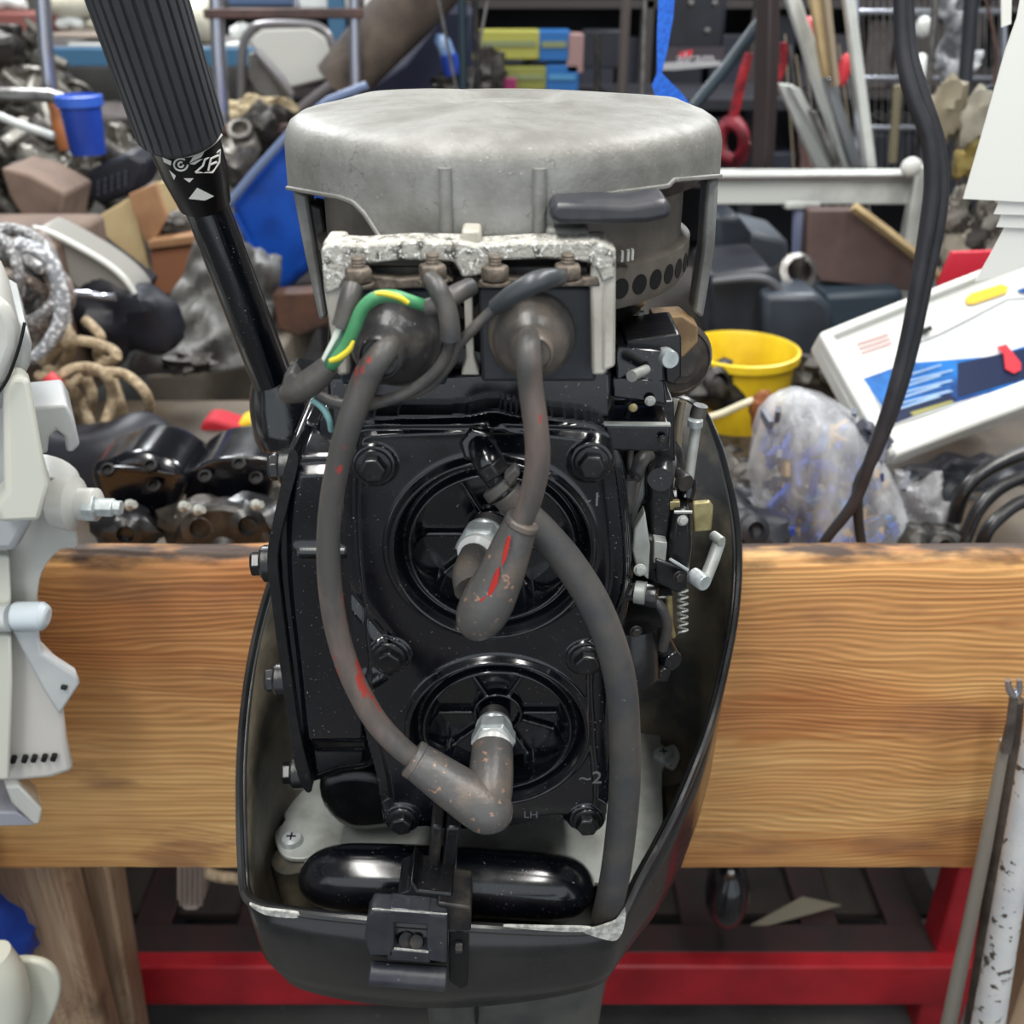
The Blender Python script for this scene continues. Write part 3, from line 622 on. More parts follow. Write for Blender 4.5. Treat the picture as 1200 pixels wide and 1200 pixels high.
MB().lathe((FC.x, FC.y, 0), (0, 0, 1), [(.1075, fz0+.001), (.1095, fz0), (.1095, fz0-.006), (.1075, fz0-.007)], 140).build('ring_gear', M('gear_brown', (92, 76, 68), .5, .4, (60, 54, 50), 80), fw)
for x, y in ((729, 300), (736, 299), (741, 298)):
    p = V(x, y, .512); MB().box(p, (.0012, .004, .005)).build('paint_tick', whitep, fw)
# black starter lug over the right window
MB().pprism([(645, 243), (655, 238), (690, 238), (740, 240), (762, 236), (778, 234), (787, 240), (787, 256), (760, 262), (700, 264), (655, 264), (644, 258)], .462, .03).build('starter_lug', M('lug_black', (44, 46, 54), .35, 0, (62, 62, 66), 40), motor, bev=.003, seg=3)
MB().pprism([(640, 268), (690, 268), (694, 286), (640, 286)], .474, .02).build('cover_foot', alu, cov, bev=.002)
# dark inner stator plate under the flywheel
MB().lathe((FC.x, FC.y, fz1-.035), (0, 0, 1), [(.07, 0), (.085, .02), (.09, .035)], 40).build('stator_plate', blacks, motor)
MB().pprism([(385, 330), (720, 330), (724, 470), (380, 470)], .525, .13).build('powerhead_top', blacks, motor, bev=.004)
# --- right flank: brackets, pulley, linkage
def pr_(name, pp, Y, d, mat, bev=.0012, sm=0): return MB().pprism(pp, Y, d, sm).build(name, mat, motor, bev=bev)
def tb(name, pts, mat, s=12, sm=4): return MB().ptube(pts, s, sm).build(name, mat, motor, ang=50)
def disc(name, px, py, Y, r, d, mat, axis=(0, -1, 0), prof=None):
    p = V(px, py, Y); q = rp(p, r); return MB().lathe(p, axis, prof and [(a*q, b*q) for a, b in prof] or [(q, -d), (q, 0), (q*.9, d*.1)], 32).build(name, mat, motor, ang=45)
disc('recoil_pulley', 800, 425, .60, 44, .01, M('pulley_brown', (84, 76, 70), .4, .3, (56, 52, 50), 60), (.3, -1, .1), [(.3, -.5), (1, -.5), (1.02, -.3), (.9, -.15), (.85, -.1), (.82, -.14), (.62, -.1), (.58, -.02), (.4, .0), (.36, .1), (.1, .1)])
pr_('tan_gasket', [(765, 372), (800, 370), (818, 382), (818, 402), (800, 420), (785, 410), (765, 400)], .575, .02, M('tan_gasket', (166, 136, 96), .6, 0, (130, 104, 74), 60))
pr_('black_bracket', [(733, 398), (795, 391), (799, 395), (799, 440), (790, 452), (780, 448), (778, 412), (735, 420)], .52, .04, blacks)
pr_('black_bracket', [(722, 405), (778, 412), (779, 446), (770, 450), (735, 440), (722, 448)], .515, .05, black)
disc('pivot_bolt', 785, 421, .512, 11, .012, whitem, (.2, -1, .1)); tb('cable_stop', [(757, 433, .512, 6), (740, 441, .498, 7)], zinc)
pr_('black_bracket', [(718, 442), (778, 446), (782, 475), (772, 473), (718, 466)], .515, .05, black)
pr_('control_arm', [(700, 498), (786, 499), (785, 528), (770, 530), (700, 528)], .508, .03, black, .0015)
pr_('bright_edge', [(704, 497), (786, 498), (786, 500), (704, 499)], .507, .004, zinc, 0)
pr_('side_casting', [(718, 470), (790, 470), (792, 560), (760, 590), (740, 600), (728, 560)], .55, .08, blacks)
tb('hidden_hose', [(738, 560, .53, 10), (732, 600, .53, 10), (748, 545, .54, 10), (760, 535, .55, 9)], rubber)
disc('brass_sleeve', 770, 492, .53, 8, .01, brass, (0, 0, 1)); disc('rubber_stop', 770, 484, .53, 10, .006, blackhole, (0, 0, 1))
tb('upper_stud', [(750, 365, .56, 5), (750, 392, .56, 5)], zinc)
tb('link_rod', [(817, 490, .565, 6), (811, 530, .560, 6.5), (806, 566, .555, 6.5)], zinc, 12, 0)
tb('ball_socket', [(821, 475, .565, 9), (818, 486, .565, 10), (816, 494, .565, 7)], rubber); disc('socket_ring', 815, 492, .560, 9, .004, whitem, (0, 0, 1))
tb('ball_socket', [(807, 560, .552, 9), (805, 572, .55, 12), (803, 586, .545, 10)], black); disc('ball_end', 803, 566, .54, 11, .01, dark, (.4, -1, 0)); disc('ball_pin', 788, 566, .54, 7, .01, zinc, (1, -.5, 0))
disc('linkage_boss', 774, 560, .532, 16, .03, blacks, (-.2, -1, .1)); pr_('linkage_arm', [(758, 548), (790, 546), (790, 600), (785, 640), (778, 655), (762, 650), (760, 600)], .535, .025, blacks, .003)
pr_('linkage_plate', [(742, 555), (756, 545), (756, 580), (748, 600), (745, 640), (736, 620)], .545, .02, zinc, .001)
disc('timing_cam', 752, 648, .535, 26, .02, dark, (-.3, -1, 0)); pr_('cam_face', [(744, 620), (756, 600), (762, 640), (760, 680), (746, 668), (741, 645)], .525, .01, zinc, .001)
pr_('cam_follower', [(790, 598), (810, 600), (812, 640), (806, 690), (785, 690), (782, 655)], .53, .03, blacks, .003)
pr_('brass_tab', [(812, 590), (832, 588), (836, 594), (834, 622), (813, 624)], .54, .004, brass, .001); pr_('brass_tab', [(785, 588), (797, 588), (797, 598), (785, 598)], .535, .004, brass, .0005)
pr_('bright_tab', [(767, 634), (782, 636), (780, 660), (766, 660)], .527, .01, zinc, .0005)
pr_('lower_bracket', [(768, 655), (806, 668), (806, 690), (795, 696), (770, 684)], .525, .03, blacks)
tb('lever_arm', [(843, 634, .55, 8), (836, 655, .545, 8), (826, 680, .535, 8)], zinc, 8, 0); disc('lever_pin', 845, 634, .545, 6, .008, zinc, (.5, -1, 0)); disc('lever_end', 825, 683, .53, 10, .01, whitem, (.6, -1, 0))
tb('throttle_shaft', [(722, 692, .53, 15), (745, 690, .53, 15), (765, 690, .53, 11)], black, 16, 0); disc('shaft_nut', 756, 695, .525, 14, .006, zinc, (1, -.3, 0)); disc('shaft_collar', 768, 700, .525, 13, .01, blacks, (1, -.3, 0))
tb('fuel_pump', [(738, 735, .54, 32), (738, 765, .535, 33), (740, 790, .535, 32)], blacks, 28, 0); disc('pump_nipple', 788, 775, .54, 13, .01, black, (.5, -1, 0)); disc('pump_screw', 778, 790, .535, 9, .01, blacks, (.5, -1, 0))
tb('brass_pipe', [(784, 700, .54, 4), (785, 730, .54, 4), (788, 745, .545, 4)], brass); tb('pump_outlet', [(770, 745, .545, 14), (785, 770, .545, 12)], blacks, 14, 0)
pr_('side_support', [(728, 700), (790, 700), (785, 800), (735, 805)], .575, .05, blacks)
tb('vertical_rod', [(800, 470, .60, 5), (794, 500, .60, 6), (792, 540, .60, 6)], M('tan_rod', (150, 140, 120), .4, .4)); pr_('carburettor_body', [(740, 530), (800, 520), (815, 600), (810, 690), (745, 700)], .585, .06, dark, .01)
for x, y, Y, r_, m_, axx in ((745, 560, .53, 5, zinc, (0, -1, 0)), (750, 668, .52, 6, zinc, (0, -1, .2)), (800, 610, .526, 5, zinc, (0, -1, .2)), (795, 676, .52, 6, zinc, (.4, -1, 0)), (735, 690, .525, 6, dark, (.8, -1, 0)), (745, 740, .50, 6, zinc, (.2, -1, 0)), (762, 470, .512, 5, zinc, (0, -1, 0)), (742, 478, .512, 4, brass, (0, -1, 0)), (776, 515, .505, 4, zinc, (0, -1, 0)), (712, 515, .505, 4, zinc, (0, -1, 0))):
    p_ = V(x, y, Y); q_ = rp(p_, r_); MB().hexbolt(p_, axx, q_, q_*.8, x*.1).build('linkage_screw', dark if (x+y) % 2 else m_, motor, bev=.0004, ang=30)
sp_ = [V(800+6*math.sin(t*1.3), 690+t*1.6, .53+.005*math.cos(t*1.3)) for t in range(0, 34)]
MB().tube(sp_, .0007, 6, 2).build('return_spring', zinc, motor)
tb('bowden_cable', [(735, 470, .53, 4), (742, 500, .535, 4), (738, 540, .54, 4), (742, 580, .53, 4)], rubber); tb('fuel_line', [(760, 700, .53, 6), (775, 712, .525, 6), (782, 735, .53, 6), (776, 760, .535, 6)], rubber)
tb('bright_strip', [(785, 655, .523, 2), (806, 668, .523, 2)], whitem, 6, 0); tb('bright_strip', [(790, 600, .527, 2), (811, 600, .527, 2)], zinc, 6, 0)
MB().box((0, .705, bt-.03), (.16, .058, .07)).build('clamp_bracket', blacks, motor, bev=.004)
# --- tiller handle
p0 = A(332, 490, .74); p1 = A(238, 232, .655); p2 = A(228, 200, .64); p3 = A(213, 158, .625); p4 = A(142, -60, .535)
tl = MB().tube([A(346, 522, .75), A(340, 500, .747), A(330, 465, .74), A(322, 438, .733)], [.024, .027, .0235, .0165], 24, 5).build('tiller_bracket', black, motor, bev=.003)
MB().pprism([(330, 440), (350, 436), (376, 450), (376, 520), (335, 522), (322, 490)], A(332, 480, .74).y-.004, .03, 3).build('tiller_joint', black, motor, bev=.004)
MB().tube([A(326, 462, .737), p1], [.0148, .0142], 28, 0).build('tiller_tube', black, motor, ang=60)
MB().tube([p1, A(236, 226, .653)], [.0165, .0165], 28, 0).build('tiller_ring', black, motor)
MB().tube([A(240, 238, .657), p2, p3], [.0165, .0205, .022], 32, 0).build('grip_sleeve', M('gloss_black', (16, 16, 18), .3), motor, ang=60)
sleeve = motor.children[-1]
dv = (p4-p3); L_ = dv.length; dv.normalize(); x_ = dv.orthogonal().normalized(); y_ = dv.cross(x_); N_ = 28*8; mb = MB(); hh = [0, .004, .012, .05, .1, .14, L_]
for h in hh:
    for k in range(N_):
        t = 2*math.pi*k/N_; ph = (k % 8); r = .0268 if ph not in (3, 4) else .0252
        if h == 0: r = .0235
        if h == .004 and ph in (3, 4): r = .0262
        mb.v.append(p3+dv*h+(x_*math.cos(t)+y_*math.sin(t))*r)
for i in range(len(hh)-1):
    for k in range(N_): mb.f.append((i*N_+k, i*N_+(k+1) % N_, (i+1)*N_+(k+1) % N_, (i+1)*N_+k))
mb.f += [tuple(range(N_)), tuple(range((len(hh)-1)*N_, len(hh)*N_))]
g = fixn(mb.build('tiller_grip', gripm, motor, ang=35)); g['label'] = 'ribbed dark grey rubber tiller grip'
# white printing on the sleeve
nf = (Vector((0, 0, CZ))-p2).normalized()
def onsl(px, py): # point just in front of the sleeve
    ray = (A(px, py, 1)-Vector((0, 0, CZ))).normalized(); o_ = Vector((0, 0, CZ)); d_ = (p3-p1).normalized(); w_ = o_-p1
    a_ = ray-d_*ray.dot(d_); b_ = w_-d_*w_.dot(d_); r = .0222
    A_, B_, C_ = a_.dot(a_), 2*a_.dot(b_), b_.dot(b_)-r*r; D_ = B_*B_-4*A_*C_
    return o_+ray*((-B_-math.sqrt(max(D_, 0)))/(2*A_))
for pp in ([(190, 184), (201, 189), (200, 194), (192, 190)], [(222, 191), (236, 184), (240, 177), (226, 184)], [(222, 192), (233, 187), (238, 186), (228, 193)], [(198, 199), (206, 206), (204, 211)], [(215, 209), (227, 209), (222, 214)], [(221, 233), (231, 220), (251, 230), (240, 235)]):
    MB().prism([onsl(*q) for q in pp], nf*.0004).build('printed_mark', whitep, sleeve)
MB().tube([onsl(212+8*math.cos(t/3), 193+7*math.sin(t/3)) for t in range(0, 17)], .0006, 6, 0).build('printed_mark', whitep, sleeve)
MB().tube([onsl(212+3*math.cos(t/3), 193+3*math.sin(t/3)) for t in range(0, 17)], .0006, 6, 0).build('printed_mark', whitep, sleeve)
for pl in ([(229, 202), (238, 194), (240, 187), (258, 176), (257, 190), (249, 202), (229, 202)], [(244, 200), (247, 186), (256, 182)], [(246, 193), (254, 190)]):
    MB().tube([onsl(*q) for q in pl], .0007, 6, 0).build('printed_mark', whitep, sleeve)
MB().tube([onsl(205, 183), onsl(228, 181), onsl(250, 168), onsl(259, 158)], .001, 6, 4).build('printed_mark', whitep, sleeve)
# ================================================================ THINGS ROUND THE MOTOR
def one(name, mb, mat, label, cat, group=None, kind=None, fix=True, **k):
    o = mb.build(name, mat, None, **k); 
    if fix: fixn(o)
    return tag(o, label, cat, group, kind)
def root(name, label, cat, p, group=None): return thing(name, label, cat, p, group)
grey1 = M('pale_grey_enamel', (204, 204, 198), .4, 0, (184, 184, 178), 9, .4, .7, coat=.2)
grey2 = M('cool_grey_enamel', (180, 184, 186), .4, 0, (204, 206, 204), 12, .4, .7, coat=.2)
chrome = M('chrome', (196, 200, 212), .22, .9)
chromed = M('dull_chrome', (150, 148, 146), .35, .8, (110, 108, 106), 30)
cream = M('cream_plastic', (212, 206, 186), .5, 0, (180, 172, 150), 12, .4, .7)
bluep = M('blue_plastic', (34, 74, 176), .4, 0, (26, 58, 150), 8)
bluet = M('blue_sheet', (16, 78, 178), .35, 0, (10, 52, 130), 12, .4, .7, .3, 30)
brownp = M('brown_paint', (92, 68, 62), .55, 0, (70, 54, 50), 14)
cardb = M('cardboard', (176, 134, 98), .8, 0, (150, 112, 80), 8); cardl = M('pale_cardboard', (214, 194, 150), .8, 0, (196, 172, 128), 6)
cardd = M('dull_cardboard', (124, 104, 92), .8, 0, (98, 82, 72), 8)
castm = M('raw_casting', (134, 130, 122), .45, .55, (70, 66, 60), 34, .38, .66, 1., 120, (206, 202, 192), 80, .64)
castd = M('oily_casting', (74, 70, 66), .4, .5, (38, 36, 34), 34, .4, .66, 1., 120, (170, 166, 156), 80, .68)
darkp = M('dark_plastic', (34, 38, 46), .45, 0, (52, 56, 62), 7, .4, .7)
slate = M('slate_plastic', (60, 68, 78), .42, 0, (38, 42, 50), 6, .4, .7)
ink = M('ink_black', (18, 20, 30), .5, 0, (30, 32, 42), 9)
ropem = M('beige_rope', (178, 160, 132), .75, 0, (134, 116, 92), 90, .4, .6, .6, 500)
whitec = M('white_enamel', (218, 220, 216), .4, 0, (198, 198, 192), 6, .45, .8)
whitebar = M('white_aluminium', (206, 210, 206), .45, .1, (164, 168, 166), 9, .5, .75)
redp = M('red_paint', (176, 34, 44), .4, 0, (140, 24, 34), 9, .4, .7, .1, 60, (60, 30, 30), 60, .72)
greyt = M('grey_sheet', (122, 122, 120), .55, 0, (92, 92, 92), 9, .4, .7, .3, 60)
# --- rear workbench (red steel) standing behind the beam
bz = .80
rb = root('red_steel_bench', 'red steel bench with dark cluttered top and low red rail behind the beam', 'workbench', (0, 1.0, 0))
MB().box((0, 1.30, bz-.02), (2.6, .66, .04)).build('bench_top', M('bench_top_dark', (58, 50, 42), .6, 0, (96, 84, 68), 5, .4, .7, .3, 60), rb, bev=.004)
rz0, rz1 = V(600, 1175, 1.0).z, V(600, 1130, 1.0).z; xl, xr = V(70, 1150, 1.0).x, V(1145, 1150, 1.0).x
MB().box(((xl+xr)/2, 1.01, (rz0+rz1)/2), (xr-xl, .03, rz1-rz0)).build('rail', redp, rb, bev=.004)
for x in (xl-.0, xr-.055):
    MB().box((x+.03, 1.045, bz/2-.02), (.07, .05, bz-.04)).build('leg', redp, rb, bev=.004)
for x in (-1.1, 1.25): MB().box((x, 1.58, bz/2-.02), (.06, .06, bz-.04)).build('leg', redp, rb, bev=.004)
sh = M('dark_red_slat', (56, 34, 36), .6, 0, (40, 34, 34), 12)  # slat colour darkened to carry the shade under the bench
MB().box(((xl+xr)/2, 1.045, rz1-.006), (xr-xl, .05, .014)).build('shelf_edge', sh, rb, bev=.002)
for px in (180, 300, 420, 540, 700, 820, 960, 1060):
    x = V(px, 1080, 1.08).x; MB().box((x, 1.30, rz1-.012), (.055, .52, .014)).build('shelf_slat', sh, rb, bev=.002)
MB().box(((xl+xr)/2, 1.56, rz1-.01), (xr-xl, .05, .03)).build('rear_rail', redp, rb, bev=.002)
one('low_shelf_shade', MB().box(((xl+xr)/2, 1.33, rz1-.03), (xr-xl-.02, .44, .012)), M('shade_sheet', (40, 34, 34), .8, 0, (56, 50, 46), 8), 'dark sheet put in as the shade on the low shelf of the red bench', 'mat')  # dark sheet added as painted shade under the bench
# under the bench
one('dark_cowl', MB().ball(V(852, 1046, 1.02), .05, (.62, .8, 1.15), 24, 16), black, 'glossy black rounded cowl standing under the bench right of the motor', 'engine cowl')
one('paper_scrap', MB().prism([zpt(880, 1085, rz1+.002), zpt(900, 1085, rz1+.002), zpt(985, 1062, rz1+.002), zpt(940, 1052, rz1+.002)], (0, 0, .003)), M('dull_paper', (130, 124, 108), .7), 'dull paper sheet lying on the low bench shelf', 'paper')
hb = root('ribbed_handle', 'pale ribbed plastic handle hanging just under the beam', 'handle', V(222, 1040, .92))
MB().pprism([(206, 1012), (240, 1012), (239, 1055), (232, 1069), (214, 1069), (206, 1055)], .92, .03, 0).build('handle_body', M('beige_plastic', (176, 160, 150), .5), hb, bev=.006)
for k in range(5): MB().pprism([(210+k*6, 1014), (213+k*6, 1014), (213+k*6, 1062), (210+k*6, 1062)], .916, .005).build('rib', M('beige_dark', (128, 114, 106), .5), hb)
one('beige_rope', MB().ptube([(205, 1008, .93, 6), (235, 1020, .93, 7), (262, 1028, .93, 7), (300, 1030, .94, 7), (340, 1026, .95, 7)], 10), ropem, 'beige rope end looped under the beam left of the tray', 'rope')
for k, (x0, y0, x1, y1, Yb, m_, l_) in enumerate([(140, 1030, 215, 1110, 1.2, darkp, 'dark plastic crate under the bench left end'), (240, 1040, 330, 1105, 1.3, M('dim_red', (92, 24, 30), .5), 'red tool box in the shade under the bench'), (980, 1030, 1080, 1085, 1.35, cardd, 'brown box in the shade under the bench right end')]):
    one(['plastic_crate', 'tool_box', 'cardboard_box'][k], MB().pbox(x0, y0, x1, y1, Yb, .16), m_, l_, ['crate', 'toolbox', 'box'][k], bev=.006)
# --- lower left: blue bag and white propeller
one('blue_bag', MB().ball(V(-18, 1080, .80), .06, (1, 1, 1.3), 20, 14, nz=.25), bluep, 'bright blue bag beside the wooden leg, lower left', 'bag')
wp = root('white_propeller', 'white boat propeller with rounded blade in the lower left corner', 'propeller', V(0, 1190, .62))
MB().pprism([(-40, 1140), (5, 1128), (40, 1127), (62, 1138), (70, 1160), (62, 1190), (40, 1225), (0, 1240), (-40, 1230)], .62, .008, 4).build('blade', M('cream_white', (208, 208, 194), .4), wp, bev=.003, seg=3)
MB().ptube([(-10, 1120, .60, 22), (4, 1145, .60, 24), (10, 1180, .60, 24), (0, 1220, .60, 26)], 20).build('hub', M('cream_white', (208, 208, 194), .4), wp)
MB().pprism([(-60, 1115), (-5, 1112), (20, 1132), (14, 1160), (-40, 1170)], .61, .008, 4).build('blade', M('cream_white', (208, 208, 194), .4), wp, bev=.003)
# --- grey outboard bracket at the left edge
ob = root('grey_outboard_motor', 'pale grey outboard motor clamped to the beam at the left edge', 'outboard motor', V(0, 940, .66))
def gp_(name, pp, Y, d, mat, bev=.004, sm=0, th=None):
    P = [V(q[0], q[1], Y) for q in pp]; P = catmull(P, sm, True) if sm else P; xm = max(q.x for q in P)
    return fixn(MB().prism(P, (xm/Y*d, d, 0)).build(name, mat, ob, bev=bev, seg=3))    # the motor stands turned, so its flanks run away from the camera
gp_('cowl', [(-200, 300), (-60, 330), (0, 350), (14, 362), (24, 385), (24, 410), (8, 450), (-40, 480), (-200, 480)], .60, .12, grey1, .008)
gp_('cowl_rim', [(-80, 380), (20, 372), (30, 380), (38, 405), (36, 430), (16, 470), (-10, 490), (-80, 500)], .625, .1, grey2, .006)
MB().ptube([(29, 378, .60, 2), (22, 408, .598, 2), (8, 445, .598, 2), (-10, 470, .598, 2)], 8).build('cowl_seam', blackhole, ob)
gp_('lower_cowl', [(-90, 460), (10, 455), (30, 500), (42, 610), (20, 650), (-90, 650)], .63, .1, grey2, .008)
o = gp_('tilt_lever', [(4, 450), (12, 440), (30, 441), (36, 450), (52, 540), (60, 568), (48, 612), (-2, 614), (-6, 590), (6, 575)], .605, .02, M('cream_enamel', (212, 212, 200), .4, coat=.2), .005)
gp_('clamp_arm', [(34, 478), (78, 474), (86, 488), (94, 522), (86, 530), (78, 530), (76, 512), (66, 504), (58, 512), (56, 532), (40, 532)], .65, .05, grey2, .004)
gp_('bracket_web', [(40, 560), (70, 562), (92, 574), (100, 588), (96, 604), (84, 608), (92, 640), (70, 645), (50, 670), (44, 700), (40, 730), (-40, 730), (-40, 600), (30, 590)], .665, .04, grey1, .008, 3)
p = V(82, 590, .655); MB().lathe(p, (1, -.1, 0), [(.018, -.01), (.02, 0), (.02, .004), (.012, .008), (.012, .02), (.009, .022)], 24).build('pivot_boss', grey1, ob)
p = V(100, 594, .65); MB().lathe(p, (1, 0, -.03), [(.0105, 0), (.0105, .008), (.007, .009), (.007, .020), (.0055, .021), (.0055, .026)], 6).build('wing_bolt', whitem, ob, bev=.0006, ang=30)
gp_('swivel_panel', [(-20, 652), (12, 652), (14, 700), (10, 760), (-20, 760)], .648, .04, M('cream_enamel', (212, 212, 200), .4), .003)
MB().ptube([(-30, 726, .64, 16), (12, 724, .64, 16)], 20, 0).build('pivot_tube', grey2, ob)
MB().ptube([(16, 722, .645, 17), (50, 722, .645, 17), (57, 723, .645, 12)], 24, 0).build('pivot_cap', M('blue_grey_cap', (196, 206, 212), .4), ob, bev=.002)
gp_('transom_plate', [(-40, 738), (44, 738), (48, 768), (70, 790), (80, 870), (88, 905), (60, 914), (24, 917), (-40, 918)], .655, .03, M('warm_grey', (206, 202, 196), .45), .006)
gp_('plate_gusset', [(14, 740), (46, 740), (50, 766), (90, 792), (94, 802), (70, 840), (52, 812)], .645, .012, grey2, .003)
gp_('front_rib', [(-30, 745), (14, 745), (16, 800), (12, 915), (-30, 915)], .64, .03, M('cream_enamel', (212, 212, 200), .4), .003)
for k, x in enumerate((15, 28, 39, 51, 62)):
    MB().ptube([(x, 893-k*.6, .652, 3.3), (x+2, 887-k*.6, .652, 3.3)], 10, 0).build('pin_hole', blackhole, ob)
MB().ptube([(72, 805, .643, 3), (78, 806, .643, 3)], 8, 0).build('pin_hole', blackhole, ob)
gp_('foot_bracket', [(6, 922), (22, 920), (50, 948), (48, 966), (40, 968), (14, 942)], .65, .03, grey1, .003)
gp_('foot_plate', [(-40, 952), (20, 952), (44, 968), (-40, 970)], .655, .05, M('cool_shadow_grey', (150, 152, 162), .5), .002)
MB().ptube([(-90, 600, .70, 50), (-90, 620, .70, 60), (-90, 760, .70, 60), (-95, 1000, .70, 60), (-110, 1300, .72, 50)], 24, 0).build('drive_leg', grey1, ob)
# --- long rods leaning at the right edge
one('steel_rod', MB().ptube([(1178, 868, .70, 6), (1155, 990, .70, 7.5), (1112, 1200, .71, 9), (1100, 1260, .71, 9)], 14, 0), M('rod_steel', (150, 144, 134), .4, .1), 'thin dull steel rod leaning against the beam end', 'rod')
wt = root('white_tube', 'chipped white painted tube leaning at the lower right corner', 'tube', V(1165, 1190, .66))
MB().ptube([(1236, 740, .66, 13), (1215, 850, .66, 14), (1193, 990, .66, 16), (1158, 1200, .67, 18), (1148, 1260, .67, 18)], 20, 0).build('tube_body', M('chipped_white', (216, 216, 214), .4, 0, (196, 198, 202), 20, .4, .7, .4, 200, (84, 76, 68), 85, .60), wt)
one('dark_bar', MB().ptube([(1192, 820, .715, 8), (1171, 990, .715, 10), (1143, 1200, .72, 12), (1135, 1260, .72, 12)], 14, 0), M('rusty_bar', (92, 82, 74), .5, .1, (62, 54, 48), 30), 'dark rusty bar between the steel rod and white tube', 'bar')
wr = root('combination_wrench', 'steel wrench hooked at the top of the rods at right', 'wrench', V(1190, 860, .69))
MB().ptube([(1188, 815, .69, 5), (1184, 850, .69, 5.5), (1178, 880, .69, 6.5)], 10, 0).build('shaft', chromed, wr)
MB().ptube([(1181, 797, .69, 3.5), (1183, 808, .69, 4.5), (1189, 815, .69, 5), (1194, 808, .69, 4), (1194, 796, .69, 3)], 10).build('open_jaw', chrome, wr)
# --- white paper stack hanging in from the right
pa = M('white_paper', (232, 232, 226), .7)
ps = root('paper_stack', 'stack of blank white sheets hanging in at the upper right edge', 'paper', V(1190, 330, .80))
sheets = [([(1206, -60), (1192, 20), (1178, 60), (1150, 160), (1129, 233), (1260, 240), (1260, -60)], .800), ([(1200, 60), (1172, 234), (1165, 251), (1260, 254), (1260, 40)], .803),
          ([(1200, 200), (1175, 250), (1168, 266), (1260, 270), (1260, 200)], .806), ([(1210, 225), (1178, 266), (1160, 300), (1143, 330), (1180, 320), (1260, 292), (1260, 220)], .809)]
for pp, Y in sheets: fixn(MB().pprism(pp, Y, .0012).build('sheet', pa, ps))
one('white_card', MB().pprism([(1173, -60), (1187, -60), (1185, 28), (1174, 32)], .95, .002), pa, 'narrow white card strip behind the paper stack at top right', 'card')
# --- black twin cable on the right
cb = root('power_cable', 'doubled black power cable hanging from above on the right', 'cable', V(1010, 640, .86))
cabm = M('cable_sheath', (46, 48, 54), .45, 0, (60, 60, 66), 20)
MB().ptube([(1060, -900, .86, 8), (1054, -300, .86, 8), (1054, -60, .86, 8), (1055, 0, .86, 8), (1057, 60, .86, 8), (1068, 110, .86, 9), (1087, 160, .86, 9), (1092, 210, .86, 9), (1087, 260, .86, 9), (1075, 330, .86, 8), (1062, 400, .86, 8), (1044, 470, .86, 8), (1020, 540, .87, 7.5), (1000, 590, .88, 7), (968, 632, .89, 6), (960, 650, .9, 6)], 14).build('cable', cabm, cb)
MB().ptube([(1070, -900, .875, 8), (1063, -300, .875, 8), (1063, -60, .875, 8), (1063, 0, .875, 8), (1067, 60, .875, 8), (1080, 110, .875, 9), (1098, 165, .875, 9), (1103, 215, .875, 9), (1098, 268, .875, 9), (1083, 340, .875, 8), (1068, 410, .875, 8), (1050, 470, .875, 8), (1026, 530, .88, 7.5), (1006, 570, .88, 7), (1006, 610, .89, 6), (1010, 640, .9, 6)], 14).build('cable', cabm, cb)
# --- blue strap, foreground top
st_ = root('blue_strap', 'bright blue webbing strap hanging behind the flywheel cover', 'strap', V(800, 130, 1.1))
bs = M('blue_webbing', (36, 112, 226), .5, 0, (28, 92, 200), 300, .4, .6, .5, 900)
MB().pprism([(776, -900), (798, -900), (794, -40), (789, 20), (782, 60), (775, 88), (770, 88), (770, 40), (773, -40)], 1.1, .002).build('upper_run', bs, st_)
MB().pprism([(770, 86), (776, 86), (800, 110), (818, 136), (788, 133), (768, 112), (764, 100)], 1.096, .002).build('lower_fold', bs, st_)
# ================================================================ ON THE REAR BENCH
one('yellow_bucket', MB().lathe(V(885, 420, 1.46)+Vector((0, .09, -.015)), (0, 0, -1), [(.0, .12), (.070, .12), (.083, .004), (.086, -.001), (.091, .0), (.091, .012), (.084, .014), (.074, .13), (.0, .13)], 40), M('yellow_plastic', (236, 204, 40), .4, 0, (216, 178, 30), 9), 'bright yellow plastic bucket behind the clear bag', 'bucket')
one('white_tubing', MB().ptube([(818, 492, 1.40, 4), (845, 485, 1.40, 4.5), (875, 472, 1.40, 4.5), (893, 468, 1.42, 5)], 10), M('clear_tube', (206, 198, 170), .35), 'short pale plastic tubing lying against the yellow bucket', 'tubing')
one('rusty_fitting', MB().ball(V(893, 484, 1.40), .024, (.8, .8, 1.3), 16, 10, nz=.4), M('rust_brown', (128, 74, 34), .7), 'rusty brown fitting beside the yellow bucket', 'fitting')
# clear bag full of blue parts
bagc = V(975, 580, 1.12)
bagm = bpy.data.materials.new('clear_film'); bagm.use_nodes = True; nt = bagm.node_tree; B = nt.nodes['Principled BSDF']
B.inputs['Base Color'].default_value = (.80, .83, .87, 1); B.inputs['Roughness'].default_value = .22; B.inputs['Alpha'].default_value = .42
fr = nt.nodes.new('ShaderNodeTexNoise'); fr.inputs['Scale'].default_value = 14; fr.inputs['Detail'].default_value = 5; tcn = nt.nodes.new('ShaderNodeTexCoord'); mpn = nt.nodes.new('ShaderNodeMapping'); mpn.inputs['Scale'].default_value = (1.6, 1.6, .6)
nt.links.new(tcn.outputs['Object'], mpn.inputs[0]); nt.links.new(mpn.outputs[0], fr.inputs['Vector'])
mr = nt.nodes.new('ShaderNodeMapRange'); mr.inputs[1].default_value = .35; mr.inputs[2].default_value = .7; mr.inputs[3].default_value = .18; mr.inputs[4].default_value = .62
nt.links.new(fr.outputs[0], mr.inputs[0]); nt.links.new(mr.outputs[0], B.inputs['Alpha'])
